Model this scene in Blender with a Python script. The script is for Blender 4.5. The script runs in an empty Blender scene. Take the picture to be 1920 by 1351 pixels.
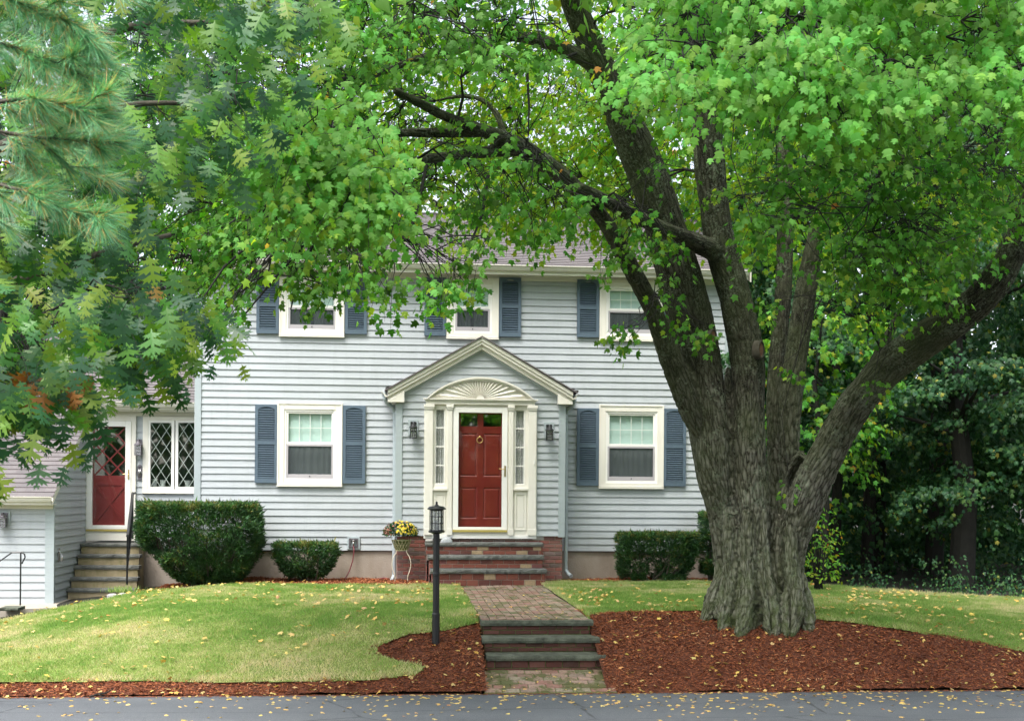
import bpy, math, random
import numpy as np
from mathutils import Matrix, Vector
R = np.random.default_rng(7)
random.seed(7)
sc = bpy.context.scene
COL = sc.collection
rad = math.radians

# ------------------------------------------------------------------ camera
F = 2300.0; CX, CY = 960.0, 920.0
YAW = rad(5.0); ROLL = 0.007
CAM = np.array([0.0, -22.8, 1.62])
r0 = np.array([math.cos(YAW), -math.sin(YAW), 0.0])
fw = np.array([math.sin(YAW), math.cos(YAW), 0.0])
zz = np.array([0, 0, 1.0])
rt = r0 * math.cos(ROLL) + zz * math.sin(ROLL)
up = zz * math.cos(ROLL) - r0 * math.sin(ROLL)
cd = bpy.data.cameras.new('camera'); cam = bpy.data.objects.new('camera', cd); COL.objects.link(cam)
m = Matrix.Identity(4)
for i in range(3):
    m[i][0] = rt[i]; m[i][1] = up[i]; m[i][2] = -fw[i]; m[i][3] = CAM[i]
cam.matrix_world = m
cd.sensor_fit = 'HORIZONTAL'; cd.sensor_width = 36; cd.lens = 36 * F / 1920
cd.shift_y = (CY - 675.5) / 1920
cd.clip_start = 0.05; cd.clip_end = 1000
cd.dof.use_dof = True; cd.dof.focus_distance = 17.0; cd.dof.aperture_fstop = 9.0
sc.camera = cam

def ray(px, py):
    return fw + rt * ((px - CX) / F) + up * ((CY - py) / F)
def U(px, py, Y):                       # photo point on the plane y = Y
    d = ray(px, py); t = (Y - CAM[1]) / d[1]
    return CAM + d * t
def UD(px, py, D):                      # photo point at a distance
    return CAM + ray(px, py) * D
def rect(a, b, c, d, Y):                # left, right, top, bottom -> x0,x1,z0,z1
    return U(a, (c + d) / 2, Y)[0], U(b, (c + d) / 2, Y)[0], U((a + b) / 2, d, Y)[2], U((a + b) / 2, c, Y)[2]

# ------------------------------------------------------------------ noise
def _h(ix, iy, iz):
    n = (ix * 374761393 + iy * 668265263 + iz * 2147483647 // 7 * 3 + iz * 1274126177) & 0xffffffff
    n = ((n ^ (n >> 13)) * 1274126177) & 0xffffffff
    return ((n ^ (n >> 16)) & 0xffff) / 65535.0
def vnoise(p):
    p = np.asarray(p, float); i = np.floor(p).astype(np.int64); f = p - i; f = f * f * (3 - 2 * f)
    out = 0
    for dx in (0, 1):
        for dy in (0, 1):
            for dz in (0, 1):
                w = (f[..., 0] if dx else 1 - f[..., 0]) * (f[..., 1] if dy else 1 - f[..., 1]) * (f[..., 2] if dz else 1 - f[..., 2])
                out = out + w * _h(i[..., 0] + dx, i[..., 1] + dy, i[..., 2] + dz)
    return out
def norm(v):
    return v / np.maximum(np.linalg.norm(v, axis=-1, keepdims=True), 1e-9)
def inpoly(x, y, poly):
    x = np.asarray(x); y = np.asarray(y); c = np.zeros(x.shape, bool); n = len(poly)
    for i in range(n):
        x1, y1 = poly[i]; x2, y2 = poly[(i + 1) % n]
        if y1 == y2: continue
        k = ((y1 > y) != (y2 > y)) & (x < (x2 - x1) * (y - y1) / (y2 - y1) + x1)
        c ^= k
    return c

# ------------------------------------------------------------------ materials
def s2l(c):
    return tuple((v / 255 / 12.92) if v / 255 < 0.04045 else ((v / 255 + 0.055) / 1.055) ** 2.4 for v in c)
class NT:
    def __init__(s, name):
        s.m = bpy.data.materials.new(name); s.m.use_nodes = True; s.t = s.m.node_tree; s.n = s.t.nodes; s.n.clear()
        s.out = s.n.new('ShaderNodeOutputMaterial')
    def node(s, typ, ins=None, **kw):
        n = s.n.new(typ)
        for k, v in kw.items(): setattr(n, k, v)
        for k, v in (ins or {}).items():
            if isinstance(v, bpy.types.NodeSocket): s.t.links.new(v, n.inputs[k])
            else: n.inputs[k].default_value = v
        return n
    def ramp(s, fac, stops):
        n = s.n.new('ShaderNodeValToRGB'); s.t.links.new(fac, n.inputs[0]); e = n.color_ramp.elements
        while len(e) < len(stops): e.new(0.5)
        for i, (p, c) in enumerate(stops): e[i].position = p; e[i].color = (*c, 1) if len(c) == 3 else c
        return n.outputs[0]
    def noise(s, scale, vec=None, detail=4, rough=0.55, dist=0):
        ins = {'Scale': scale, 'Detail': detail, 'Roughness': rough, 'Distortion': dist}
        if vec is not None: ins['Vector'] = vec
        return s.node('ShaderNodeTexNoise', ins).outputs[0]
    def coord(s, scale=(1, 1, 1)):
        o = s.node('ShaderNodeTexCoord').outputs['Object']
        return s.node('ShaderNodeMapping', {'Vector': o, 'Scale': scale}).outputs[0]
    def attr(s, name, sock='Fac'):
        return s.node('ShaderNodeAttribute', attribute_name=name).outputs[sock]
    def mix(s, fac, a, b, mode='MIX'):
        n = s.n.new('ShaderNodeMix'); n.data_type = 'RGBA'; n.blend_type = mode
        for k, v in ((0, fac), (6, a), (7, b)):
            if isinstance(v, bpy.types.NodeSocket): s.t.links.new(v, n.inputs[k])
            else: n.inputs[k].default_value = v if k == 0 or len(v) == 4 else (*v, 1)
        return n.outputs[2]
    def math(s, op, a, b=0.0):
        n = s.n.new('ShaderNodeMath'); n.operation = op
        for k, v in ((0, a), (1, b)):
            if isinstance(v, bpy.types.NodeSocket): s.t.links.new(v, n.inputs[k])
            else: n.inputs[k].default_value = v
        return n.outputs[0]
    def bump(s, h, strength=0.3, dist=0.01):
        return s.node('ShaderNodeBump', {'Height': h, 'Strength': strength, 'Distance': dist}).outputs[0]
    def pbr(s, col, rough=0.6, nrm=None, spec=0.4, metal=0.0, coat=0.0):
        ins = {'Roughness': rough, 'Specular IOR Level': spec, 'Metallic': metal, 'Coat Weight': coat}
        ins['Base Color'] = col if isinstance(col, bpy.types.NodeSocket) else (*col, 1)
        if nrm is not None: ins['Normal'] = nrm
        return s.node('ShaderNodeBsdfPrincipled', ins)
    def end(s, sh):
        s.t.links.new(sh.outputs[0] if hasattr(sh, 'outputs') else sh, s.out.inputs[0]); return s.m

def simple(name, col, rough=0.6, var=0.12, scale=3, bump=0.0, bscale=60, spec=0.4, metal=0.0, coat=0.0):
    t = NT(name); n = t.noise(scale, t.coord()); n2 = t.noise(scale * 9, t.coord())
    f = t.math('ADD', t.math('MULTIPLY', n, 0.7), t.math('MULTIPLY', n2, 0.3))
    c = t.ramp(f, [(0.3, tuple(v * (1 - var) for v in col)), (0.7, tuple(min(1, v * (1 + var)) for v in col))])
    nr = t.bump(t.noise(bscale, t.coord()), bump) if bump else None
    return t.end(t.pbr(c, rough, nr, spec, metal, coat))

def streaky(name, col, dirt, amt=0.5, rough=0.6, zs=0.35, sc_=5, bump=0.15):
    t = NT(name); v = t.coord((1, 1, zs)); n = t.noise(sc_, v, 6, 0.62)
    c = t.ramp(n, [(0.35, col), (0.5, tuple(a * (1 - amt * .35) + b * amt * .35 for a, b in zip(col, dirt))), (0.72, tuple(a * (1 - amt) + b * amt for a, b in zip(col, dirt)))])
    return t.end(t.pbr(c, rough, t.bump(t.noise(40, t.coord()), bump)))

M = {}
def siding_mat(name, base):
    t = NT(name); n = t.noise(1.3, t.coord((1, 1, .6)), 5); n2 = t.noise(14, t.coord((.15, .15, 1)), 3)
    c = t.ramp(t.math('ADD', t.math('MULTIPLY', n, .6), t.math('MULTIPLY', n2, .4)), [(0.3, tuple(v * .9 for v in base)), (0.7, tuple(v * 1.06 for v in base))])
    c = t.mix(t.ramp(t.noise(3.0, t.coord((2.2, 2.2, .22)), 5, .7), [(.5, (0, 0, 0)), (.8, (.45, .45, .45))]), c, tuple(v * .74 for v in base))
    nb = t.bump(t.noise(1.6, t.coord((1, 1, 6)), 2), .5, .01)
    return t.end(t.pbr(c, .5, nb, .35))
M['siding'] = siding_mat('grey_siding', (.415, .45, .472))
M['corner'] = simple('grey_corner_trim', (.36, .415, .43), .5, .05)
M['downspout'] = simple('grey_aluminium', (.37, .43, .455), .4, .07)
M['cream'] = streaky('cream_paint', (.77, .75, .68), (.5, .43, .30), .22, .5, .3, 4, .05)
M['white'] = simple('white_vinyl', (.84, .83, .79), .42, .04)
M['gutter'] = streaky('gutter_white', (.73, .71, .64), (.5, .46, .36), .3, .4, .3, 6, .02)
M['screenframe'] = simple('grey_screen_frame', (.42, .40, .42), .5, .05)
M['shutter'] = simple('slate_blue_vinyl', (.085, .125, .165), .55, .14, 2, .1, 30)
M['black'] = simple('black_metal', (.012, .013, .014), .38, .3, 5, .05, 50, .5)
M['bluelite'] = simple('pale_blue_paint', (.5, .6, .75), .5, .05)
M['pewter'] = simple('pewter', (.16, .15, .17), .45, .2, 20, .3, 80, .5, .6)
M['silver'] = simple('silver_metal', (.55, .55, .55), .25, .1, 5, 0, 60, .5, 1.0)
M['brass'] = simple('brass', (.75, .55, .22), .28, .1, 20, 0, 60, .5, 1.0)
M['goldsill'] = simple('gold_sill', (.52, .42, .12), .45, .1, 5, 0, 60, .5, .3)
M['red'] = streaky('red_door_paint', (.165, .016, .011), (.23, .04, .018), .6, .38, .4, 5, .05)
M['red2'] = simple('dark_red_paint', (.17, .018, .018), .45, .1)
M['foundation'] = streaky('foundation_concrete', (.37, .325, .275), (.21, .17, .13), .8, .85, .5, 2.2, .5)
M['stepwall'] = streaky('mossy_concrete', (.33, .27, .17), (.13, .12, .04), .8, .9, .5, 5, .5)
M['bluestone'] = simple('dark_bluestone', (.12, .125, .115), .85, .5, 7, .8, 35)
M['mossstone'] = simple('mossy_bluestone', (.085, .095, .07), .9, .65, 9, .9, 35)
M['greystone'] = simple('grey_stone', (.34, .33, .31), .85, .3, 12, .8, 40)
M['ornament'] = simple('grey_cast_stone', (.36, .38, .39), .7, .15, 20, .3, 60)
M['patio'] = streaky('patio_concrete', (.42, .38, .32), (.26, .22, .18), .6, .9, 1, 3, .4)
M['interior'] = simple('interior_wall', (.16, .16, .15), .9, .05)
M['shade'] = simple('window_shade', (.52, .68, .63), .8, .03)
M['curtain'] = simple('sheer_curtain', (.62, .70, .67), .9, .08)
M['lace'] = simple('lace_curtain', (.50, .49, .49), .9, .35, 40)
M['pot'] = simple('white_ceramic', (.8, .82, .84), .3, .03)
M['wire'] = simple('cream_wire', (.66, .60, .47), .5, .1)
M['basket'] = simple('olive_cream_basket', (.42, .40, .24), .6, .3, 30)
M['hose'] = simple('maroon_hose', (.16, .035, .04), .4, .1)
M['darkshingle'] = simple('dark_shingle', (.05, .045, .045), .9, .3, 20)
M['lead'] = simple('grey_lattice', (.34, .40, .36), .5, .08)
M['mortar'] = simple('mortar', (.40, .36, .31), .95, .15, 20, .4)
M['joint'] = simple('mossy_joint_sand', (.11, .14, .045), .95, .4, 14, .6)

def glass(name, tint, refl=0.12, rough=0.02):
    t = NT(name)
    lw = t.node('ShaderNodeLayerWeight', {'Blend': .5})
    f = t.math('ADD', t.math('MULTIPLY', t.math('POWER', lw.outputs['Facing'], 4.0), .9), refl)
    gl = t.node('ShaderNodeBsdfGlossy', {'Roughness': rough, 'Color': (.9, .95, .93, 1)})
    tr = t.node('ShaderNodeBsdfTransparent', {'Color': (*tint, 1)})
    return t.end(t.node('ShaderNodeMixShader', {0: f, 1: tr.outputs[0], 2: gl.outputs[0]}))
M['glass'] = glass('window_glass', (.95, .98, .97), .05)
M['glass_dark'] = glass('storm_glass', (.96, .96, .95), .045, .03)
M['glass_lat'] = glass('casement_glass', (.75, .8, .77), .25)
def seedy():
    t = NT('seedy_glass'); nb = t.bump(t.noise(60, t.coord()), .8, .01)
    gl = t.node('ShaderNodeBsdfGlossy', {'Roughness': .15, 'Color': (.8, .82, .8, 1), 'Normal': nb})
    tr = t.node('ShaderNodeBsdfTransparent', {'Color': (.75, .77, .76, 1)})
    di = t.node('ShaderNodeBsdfDiffuse', {'Color': (.5, .5, .5, 1), 'Normal': nb})
    a = t.node('ShaderNodeMixShader', {0: .35, 1: tr.outputs[0], 2: di.outputs[0]})
    return t.end(t.node('ShaderNodeMixShader', {0: .25, 1: a.outputs[0], 2: gl.outputs[0]}))
M['seedy'] = seedy()
def screen():
    t = NT('insect_screen')
    tr = t.node('ShaderNodeBsdfTransparent'); di = t.node('ShaderNodeBsdfDiffuse', {'Color': (.055, .065, .07, 1)})
    return t.end(t.node('ShaderNodeMixShader', {0: .74, 1: tr.outputs[0], 2: di.outputs[0]}))
M['screen'] = screen()

def shingle():
    t = NT('roof_shingles'); v = t.attr('uvp', 'Vector')
    br = t.node('ShaderNodeTexBrick', {'Vector': v, 'Scale': 1.0, 'Color1': (.080, .076, .078, 1), 'Color2': (.125, .117, .120, 1), 'Mortar': (.10, .085, .09, 1), 'Mortar Size': .012, 'Brick Width': .3, 'Row Height': .14, 'Bias': 0.0})
    br.offset = .37; br.offset_frequency = 2
    c = t.mix(t.math('MULTIPLY', t.noise(180, v, 2), .55), br.outputs[0], (.17, .158, .162), 'MIX')
    c = t.mix(t.ramp(t.noise(1.1, v, 5), [(.4, (0, 0, 0)), (.75, (.45, .45, .45))]), c, (.22, .19, .18), 'MIX')
    return t.end(t.pbr(c, .92, t.bump(t.noise(150, v, 2), .5, .005)))
M['shingle'] = shingle()

def brickmat(name, stops, moss=0.0, dirt=.35):
    t = NT(name); r = t.attr('rnd'); v = t.coord()
    c = t.ramp(r, stops); t.n[-1].color_ramp.interpolation = 'CONSTANT'
    for n in t.n:
        if n.type == 'VALTORGB': n.color_ramp.interpolation = 'CONSTANT'
    g = t.noise(38, v, 5, .65)
    c = t.mix(t.ramp(g, [(.38, (0, 0, 0)), (.75, (1, 1, 1))]), c, (.09, .065, .055), 'MIX') if 0 else t.mix(t.math('MULTIPLY', t.ramp(g, [(.4, (0, 0, 0)), (.7, (1, 1, 1))]), dirt), c, (.10, .075, .065))
    if moss:
        mm = t.noise(3.2, v, 6, .7)
        c = t.mix(t.ramp(mm, [(.64 - moss * .3, (0, 0, 0)), (.74 - moss * .35, (.85, .85, .85))]), c, (.07, .085, .02))
    return t.end(t.pbr(c, .88, t.bump(g, .6, .006)))
M['brick'] = brickmat('red_brick', [(0, (.16, .045, .03)), (.25, (.21, .06, .04)), (.45, (.12, .04, .03)), (.6, (.24, .075, .05)), (.8, (.17, .06, .055)), (.90, (.42, .30, .18))])
M['brickbase'] = brickmat('rose_brick', [(0, (.26, .12, .10)), (.25, (.20, .10, .09)), (.45, (.15, .11, .10)), (.6, (.28, .10, .08)), (.85, (.24, .17, .16)), (.95, (.50, .47, .47))], 0, .25)
M['bricklow'] = brickmat('dark_mossy_brick', [(0, (.10, .035, .025)), (.4, (.07, .03, .02)), (.7, (.14, .055, .04))], .12)
M['paver'] = brickmat('paver_brick', [(0, (.27, .165, .125)), (.2, (.33, .22, .165)), (.4, (.25, .185, .14)), (.55, (.35, .235, .18)), (.7, (.30, .25, .18)), (.85, (.29, .145, .115))], .52, .6)

def leafmat(name, stops, trans=.42, rough=.42, spec=.5, tb=(1.25, 1.35, .55)):
    t = NT(name); a = t.attr('var', 'Vector'); s = t.node('ShaderNodeSeparateXYZ', {0: a})
    c = t.ramp(s.outputs[0], stops)
    c = t.mix(t.math('MULTIPLY', s.outputs[1], .55), c, (.30, .34, .16), 'MULTIPLY') if 0 else c
    hs = t.node('ShaderNodeHueSaturation', {'Color': c, 'Value': t.math('ADD', t.math('MULTIPLY', s.outputs[1], .7), .65), 'Hue': t.math('ADD', t.math('MULTIPLY', s.outputs[2], .03), .485)})
    c = hs.outputs[0]
    p = t.pbr(c, rough, None, spec)
    tc = t.mix(1.0, c, (tb[0], tb[1], tb[2], 1), 'MULTIPLY')
    tr = t.node('ShaderNodeBsdfTranslucent', {'Color': tc})
    return t.end(t.node('ShaderNodeMixShader', {0: trans, 1: p.outputs[0], 2: tr.outputs[0]}))
M['maple_leaf'] = leafmat('maple_leaf', [(0, (.036, .135, .014)), (.38, (.07, .205, .02)), (.5, (.11, .32, .06)), (.75, (.16, .37, .07)), (.85, (.22, .38, .04)), (.975, (.30, .40, .04)), (.985, (.55, .36, .03)), (1, (.5, .18, .05))], .5, .6, .28, (1.9, 1.7, .5))
M['oak_leaf'] = leafmat('oak_leaf', [(0, (.02, .07, .036)), (.5, (.038, .13, .05)), (.72, (.10, .25, .035)), (.975, (.25, .35, .05)), (.985, (.34, .15, .04)), (1, (.32, .08, .02))], .44, .42, .45, (1.8, 1.9, .4))
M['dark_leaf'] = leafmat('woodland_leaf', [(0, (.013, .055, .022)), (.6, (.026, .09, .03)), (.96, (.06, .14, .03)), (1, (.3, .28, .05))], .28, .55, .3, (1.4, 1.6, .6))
M['pale_leaf'] = leafmat('pale_far_leaf', [(0, (.09, .15, .08)), (.6, (.13, .20, .08)), (1, (.24, .26, .10))], .4, .55, .4, (1.5, 1.5, .7))  # paler green leaf colour for two trees behind the roof
M['needle'] = leafmat('pine_needle', [(0, (.05, .20, .09)), (.55, (.19, .48, .24)), (.72, (.28, .54, .27)), (.80, (.52, .36, .10)), (1, (.55, .32, .10))], .35, .45, .6, (1.3, 1.4, .8))
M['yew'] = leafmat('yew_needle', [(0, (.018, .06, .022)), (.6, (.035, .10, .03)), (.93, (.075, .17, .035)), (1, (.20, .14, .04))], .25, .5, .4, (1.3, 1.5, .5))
M['grass'] = leafmat('grass_blade', [(0, (.17, .31, .07)), (.35, (.26, .38, .10)), (.6, (.42, .46, .20)), (.85, (.60, .55, .33)), (1, (.62, .53, .36))], .35, .6, .3, (1.2, 1.2, .6))
M['litter'] = leafmat('fallen_leaf', [(0, (.62, .40, .08)), (.5, (.58, .44, .16)), (.8, (.52, .36, .16)), (.93, (.50, .2, .05)), (1, (.2, .04, .03))], .2, .6, .3, (1, 1, .6))
M['mum'] = leafmat('mum_petal', [(0, (.75, .58, .04)), (.55, (.85, .72, .12)), (.62, (.4, .14, .12)), (1, (.5, .26, .2))], .3, .7, .2, (1, 1, .6))
def chip():
    t = NT('red_mulch'); r = t.attr('var', 'Vector'); s = t.node('ShaderNodeSeparateXYZ', {0: r})
    c = t.ramp(s.outputs[0], [(0, (.14, .044, .019)), (.45, (.27, .083, .034)), (.8, (.37, .13, .052)), (1, (.48, .27, .15))])
    return t.end(t.pbr(c, .9, None, .25))
M['chip'] = chip()
def soil(name, a, b, s):
    t = NT(name); n = t.noise(s, t.coord(), 8, .7); return t.end(t.pbr(t.ramp(n, [(.35, a), (.68, b)]), .95, t.bump(n, .8, .03)))
M['mulch'] = soil('mulch_base', (.04, .014, .008), (.19, .055, .022), 30)
M['soil'] = soil('woodland_soil', (.010, .009, .006), (.025, .025, .014), 3)
def lawnm():
    t = NT('lawn_turf'); n = t.noise(.9, t.coord(), 6, .65); n2 = t.noise(25, t.coord(), 4)
    f = t.math('ADD', t.math('MULTIPLY', n, .6), t.math('MULTIPLY', n2, .4))
    return t.end(t.pbr(t.ramp(f, [(.35, (.08, .14, .022)), (.5, (.15, .19, .04)), (.65, (.28, .26, .10))]), .95, t.bump(n2, .8, .02)))
M['lawn'] = lawnm()
def asph():
    t = NT('asphalt'); v = t.coord(); n = t.noise(75, v, 4, .8); n2 = t.noise(.8, t.coord((.3, 1, 1)), 6, .6)
    f = t.math('ADD', t.math('MULTIPLY', n, .55), t.math('MULTIPLY', n2, .45))
    c = t.ramp(f, [(.3, (.055, .062, .070)), (.55, (.095, .104, .115)), (.75, (.19, .20, .21))])
    sp = t.ramp(t.noise(130, v, 2, .6), [(.62, (0, 0, 0)), (.70, (.7, .7, .7))]); c = t.mix(sp, c, (.33, .34, .35))
    ck = t.node('ShaderNodeTexVoronoi', {'Vector': t.coord((.5, 1.2, 1)), 'Scale': .8}, feature='DISTANCE_TO_EDGE').outputs[0]
    c = t.mix(t.ramp(t.math('ADD', ck, t.math('MULTIPLY', t.noise(4, v, 5), .03)), [(.016, (.8, .8, .8)), (.024, (0, 0, 0))]), c, (.03, .032, .035))
    return t.end(t.pbr(c, .78, t.bump(n, .6, .006)))
M['road'] = asph()
def bark(name, dark, mid, light, lich=.6):
    t = NT(name); v = t.attr('bk', 'Vector')
    n = t.noise(15, v, 8, .7, .6); n2 = t.noise(3, v, 4)
    mus = t.node('ShaderNodeTexVoronoi', {'Vector': v, 'Scale': 23.0, 'Randomness': 1.0}, feature='DISTANCE_TO_EDGE').outputs[0]
    h = t.math('ADD', t.math('MULTIPLY', n, .7), t.math('MULTIPLY', t.math('MINIMUM', mus, .3), 1.0))
    c = t.ramp(h, [(.34, dark), (.50, mid), (.72, light)])
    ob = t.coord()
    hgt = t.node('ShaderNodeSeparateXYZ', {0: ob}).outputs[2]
    c = t.mix(t.ramp(t.math('ADD', t.math('MULTIPLY', hgt, .2), t.math('MULTIPLY', t.noise(.9, ob, 3), .3)), [(.35, (0, 0, 0)), (.85, (1, 1, 1))]), c, t.mix(1.0, c, (.25, .25, .22), 'MULTIPLY'))  # darker upward: damp upper bark, with crown shade put into the colour
    L = t.ramp(t.math('ADD', t.math('MULTIPLY', t.noise(34, ob, 3, .6), .55), t.math('MULTIPLY', t.noise(3.0, ob, 4), .45)), [(.54, (0, 0, 0)), (.60, (lich,) * 3)])
    c = t.mix(L, c, (.20, .235, .17))
    sx = t.node('ShaderNodeSeparateXYZ', {0: ob}).outputs[2]
    base = t.ramp(sx, [(.0, (.95,) * 3), (.28, (.55,) * 3), (.8, (.25,) * 3), (1.0, (.12,) * 3)])
    mo = t.math('MULTIPLY', base, t.ramp(t.noise(4.5, ob, 6, .7), [(.42, (0, 0, 0)), (.62, (1, 1, 1))]))
    c = t.mix(mo, c, (.06, .085, .022))
    gr = t.ramp(t.noise(1.1, ob, 4), [(.4, (0, 0, 0)), (.7, (.6, .6, .6))])
    c = t.mix(gr, c, (.075, .095, .04))
    spk = t.ramp(t.noise(85, ob, 2, .7), [(.60, (0, 0, 0)), (.66, (.5, .5, .5))]); c = t.mix(spk, c, (.22, .23, .17))
    return t.end(t.pbr(c, .92, t.bump(h, .9, .03), .25))
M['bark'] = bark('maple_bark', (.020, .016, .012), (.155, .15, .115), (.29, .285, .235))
M['twig'] = simple('twig_bark', (.014, .0135, .011), .9, .4, 8, .5, 60)
M['oakbark'] = simple('oak_bark', (.075, .068, .05), .9, .4, 8, .8, 40)
M['cutwood'] = simple('cut_wood', (.19, .10, .06), .85, .6, 14, .5, 50)

# ------------------------------------------------------------------ mesh helpers
class MB:
    def __init__(s): s.v = []; s.f = []; s.r = []; s.uv = []
    def add(s, vs, fs, rnd=0.5, uv=None):
        b = len(s.v); s.v += [tuple(map(float, p)) for p in vs]; s.f += [tuple(b + i for i in f) for f in fs]
        s.r += [rnd] * len(vs); s.uv += (uv if uv else [(0, 0, 0)] * len(vs))
    def box(s, x0, x1, y0, y1, z0, z1, rnd=0.5):
        s.add([(x0, y0, z0), (x1, y0, z0), (x1, y1, z0), (x0, y1, z0), (x0, y0, z1), (x1, y0, z1), (x1, y1, z1), (x0, y1, z1)],
              [(0, 3, 2, 1), (4, 5, 6, 7), (0, 1, 5, 4), (1, 2, 6, 5), (2, 3, 7, 6), (3, 0, 4, 7)], rnd)
    def frame(s, x0, x1, z0, z1, w, y0, y1, wt=None, wb=None):
        wt = w if wt is None else wt; wb = w if wb is None else wb
        s.box(x0, x0 + w, y0, y1, z0, z1); s.box(x1 - w, x1, y0, y1, z0, z1)
        s.box(x0 + w, x1 - w, y0, y1, z1 - wt, z1); s.box(x0 + w, x1 - w, y0, y1, z0, z0 + wb)
    def prism(s, poly, y0, y1):          # poly of (x,z), counter-clockwise from the front
        n = len(poly)
        s.add([(x, y0, z) for x, z in poly] + [(x, y1, z) for x, z in poly],
              [tuple(range(n)), tuple(range(2 * n - 1, n - 1, -1))] + [(i, i + n, (i + 1) % n + n, (i + 1) % n) for i in range(n)])
    def tube(s, pts, r, n=8, cap=True):
        pts = np.array(pts, float); k = len(pts); r = np.broadcast_to(np.array(r, float), (k,))
        T = np.gradient(pts, axis=0); T = norm(T); a = np.array([0, 0, 1.0]) if abs(T[0][2]) < .9 else np.array([1.0, 0, 0])
        vs = []; u = norm(np.cross(T[0], a))
        for i in range(k):
            u = norm(u - T[i] * np.dot(u, T[i])); w = np.cross(T[i], u)
            for j in range(n):
                t = 2 * math.pi * j / n; vs.append(pts[i] + r[i] * (u * math.cos(t) + w * math.sin(t)))
        fs = [(i * n + j, i * n + (j + 1) % n, (i + 1) * n + (j + 1) % n, (i + 1) * n + j) for i in range(k - 1) for j in range(n)]
        if cap: fs += [tuple(range(n - 1, -1, -1)), tuple(range((k - 1) * n, k * n))]
        s.add(vs, fs)
    def lathe(s, cx, cy, prof, n=20):    # prof of (r,z)
        vs = [(cx + r * math.cos(2 * math.pi * j / n), cy + r * math.sin(2 * math.pi * j / n), z) for r, z in prof for j in range(n)]
        k = len(prof)
        fs = [(i * n + j, i * n + (j + 1) % n, (i + 1) * n + (j + 1) % n, (i + 1) * n + j) for i in range(k - 1) for j in range(n)]
        fs += [tuple(range(n - 1, -1, -1)), tuple(range((k - 1) * n, k * n))]
        s.add(vs, fs)

def link(name, me, mat, parent=None, smooth=False):
    o = bpy.data.objects.new(name, me); COL.objects.link(o)
    if mat: me.materials.append(mat)
    if parent is not None:
        o.parent = parent; o.matrix_parent_inverse = Matrix.Translation(-Vector(parent_loc(parent)))
    if smooth: me.polygons.foreach_set('use_smooth', [True] * len(me.polygons))
    return o
def parent_loc(p):
    l = Vector(p.location)
    while p.parent is not None:
        l = Vector((0, 0, 0)) if p.type == 'MESH' else l; p = p.parent
        if p.parent is None: l = Vector((0, 0, 0)); break
    return l
def build(name, mb, mat, parent=None, smooth=False, bevel=0.0, attrs=False):
    me = bpy.data.meshes.new(name); me.from_pydata(mb.v, [], mb.f)
    if attrs:
        a = me.attributes.new('rnd', 'FLOAT', 'POINT'); a.data.foreach_set('value', mb.r)
        b = me.attributes.new('uvp', 'FLOAT_VECTOR', 'POINT'); b.data.foreach_set('vector', np.array(mb.uv, 'f').ravel())
    me.update(); o = link(name, me, mat, parent, smooth)
    if bevel:
        md = o.modifiers.new('bevel', 'BEVEL'); md.width = bevel; md.segments = 2; md.limit_method = 'ANGLE'; md.angle_limit = rad(40)
    return o
def thing(name, label, cat, loc=(0, 0, 0), group=None):
    o = bpy.data.objects.new(name, None); COL.objects.link(o); o.location = loc; o['label'] = label; o['category'] = cat
    if group: o['group'] = group
    return o
def tag(o, label=None, cat=None, group=None, kind=None):
    if label: o['label'] = label
    if cat: o['category'] = cat
    if group: o['group'] = group
    if kind: o['kind'] = kind
    return o
# things keep the identity rotation; world coordinates are used for parts, so the Empty's offset is undone in link()

def npmesh(name, V, Fc, mat, parent=None, var=None, smooth=False, bk=None):
    """V (n,3), Fc (m,k) index array"""
    me = bpy.data.meshes.new(name); k = Fc.shape[1]; mF = len(Fc)
    me.vertices.add(len(V)); me.vertices.foreach_set('co', V.astype('f').ravel())
    me.loops.add(mF * k); me.loops.foreach_set('vertex_index', Fc.astype('i').ravel())
    me.polygons.add(mF); me.polygons.foreach_set('loop_start', np.arange(0, mF * k, k, dtype='i'))
    me.update(calc_edges=True)
    if var is not None:
        a = me.attributes.new('var', 'FLOAT_VECTOR', 'POINT'); a.data.foreach_set('vector', var.astype('f').ravel())
    if bk is not None:
        a = me.attributes.new('bk', 'FLOAT_VECTOR', 'POINT'); a.data.foreach_set('vector', bk.astype('f').ravel())
    return link(name, me, mat, parent, smooth)

# ------------------------------------------------------------------ leaves
def template(half, fold=.25, curl=.2):
    V = []; Fc = []
    n = len(half)
    for x, y in half: V.append((0, y, -curl * y * y))
    for sgn in (1, -1):
        b = len(V)
        for x, y in half: V.append((sgn * x, y, -fold * x - curl * y * y))
        for i in range(n - 1):
            a = (i, i + 1, b + i + 1); c = (i, b + i + 1, b + i)
            for t in (a, c):
                p = np.array([V[q][:2] for q in t]); ar = abs(np.cross(p[1] - p[0], p[2] - p[0])) if False else abs((p[1][0] - p[0][0]) * (p[2][1] - p[0][1]) - (p[2][0] - p[0][0]) * (p[1][1] - p[0][1]))
                if ar > 1e-5: Fc.append(t if sgn > 0 else t[::-1])
    used = sorted({i for t in Fc for i in t}); mp = {u: i for i, u in enumerate(used)}
    return np.array([V[i] for i in used], float), np.array([[mp[i] for i in t] for t in Fc])
T_MAPLE = template([(0, 0), (.22, .0), (.36, .09), (.47, .16), (.30, .27), (.44, .46), (.56, .60), (.34, .58), (.20, .60), (.17, .74), (.22, .80), (0, 1)], .28, .22)
T_MAPM = template([(0, 0), (.38, .06), (.30, .27), (.55, .58), (.20, .60), (0, 1)], .28, .22)
T_SIMPLE = template([(0, 0), (.38, .30), (.22, .62), (0, 1)], .25, .2)
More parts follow.
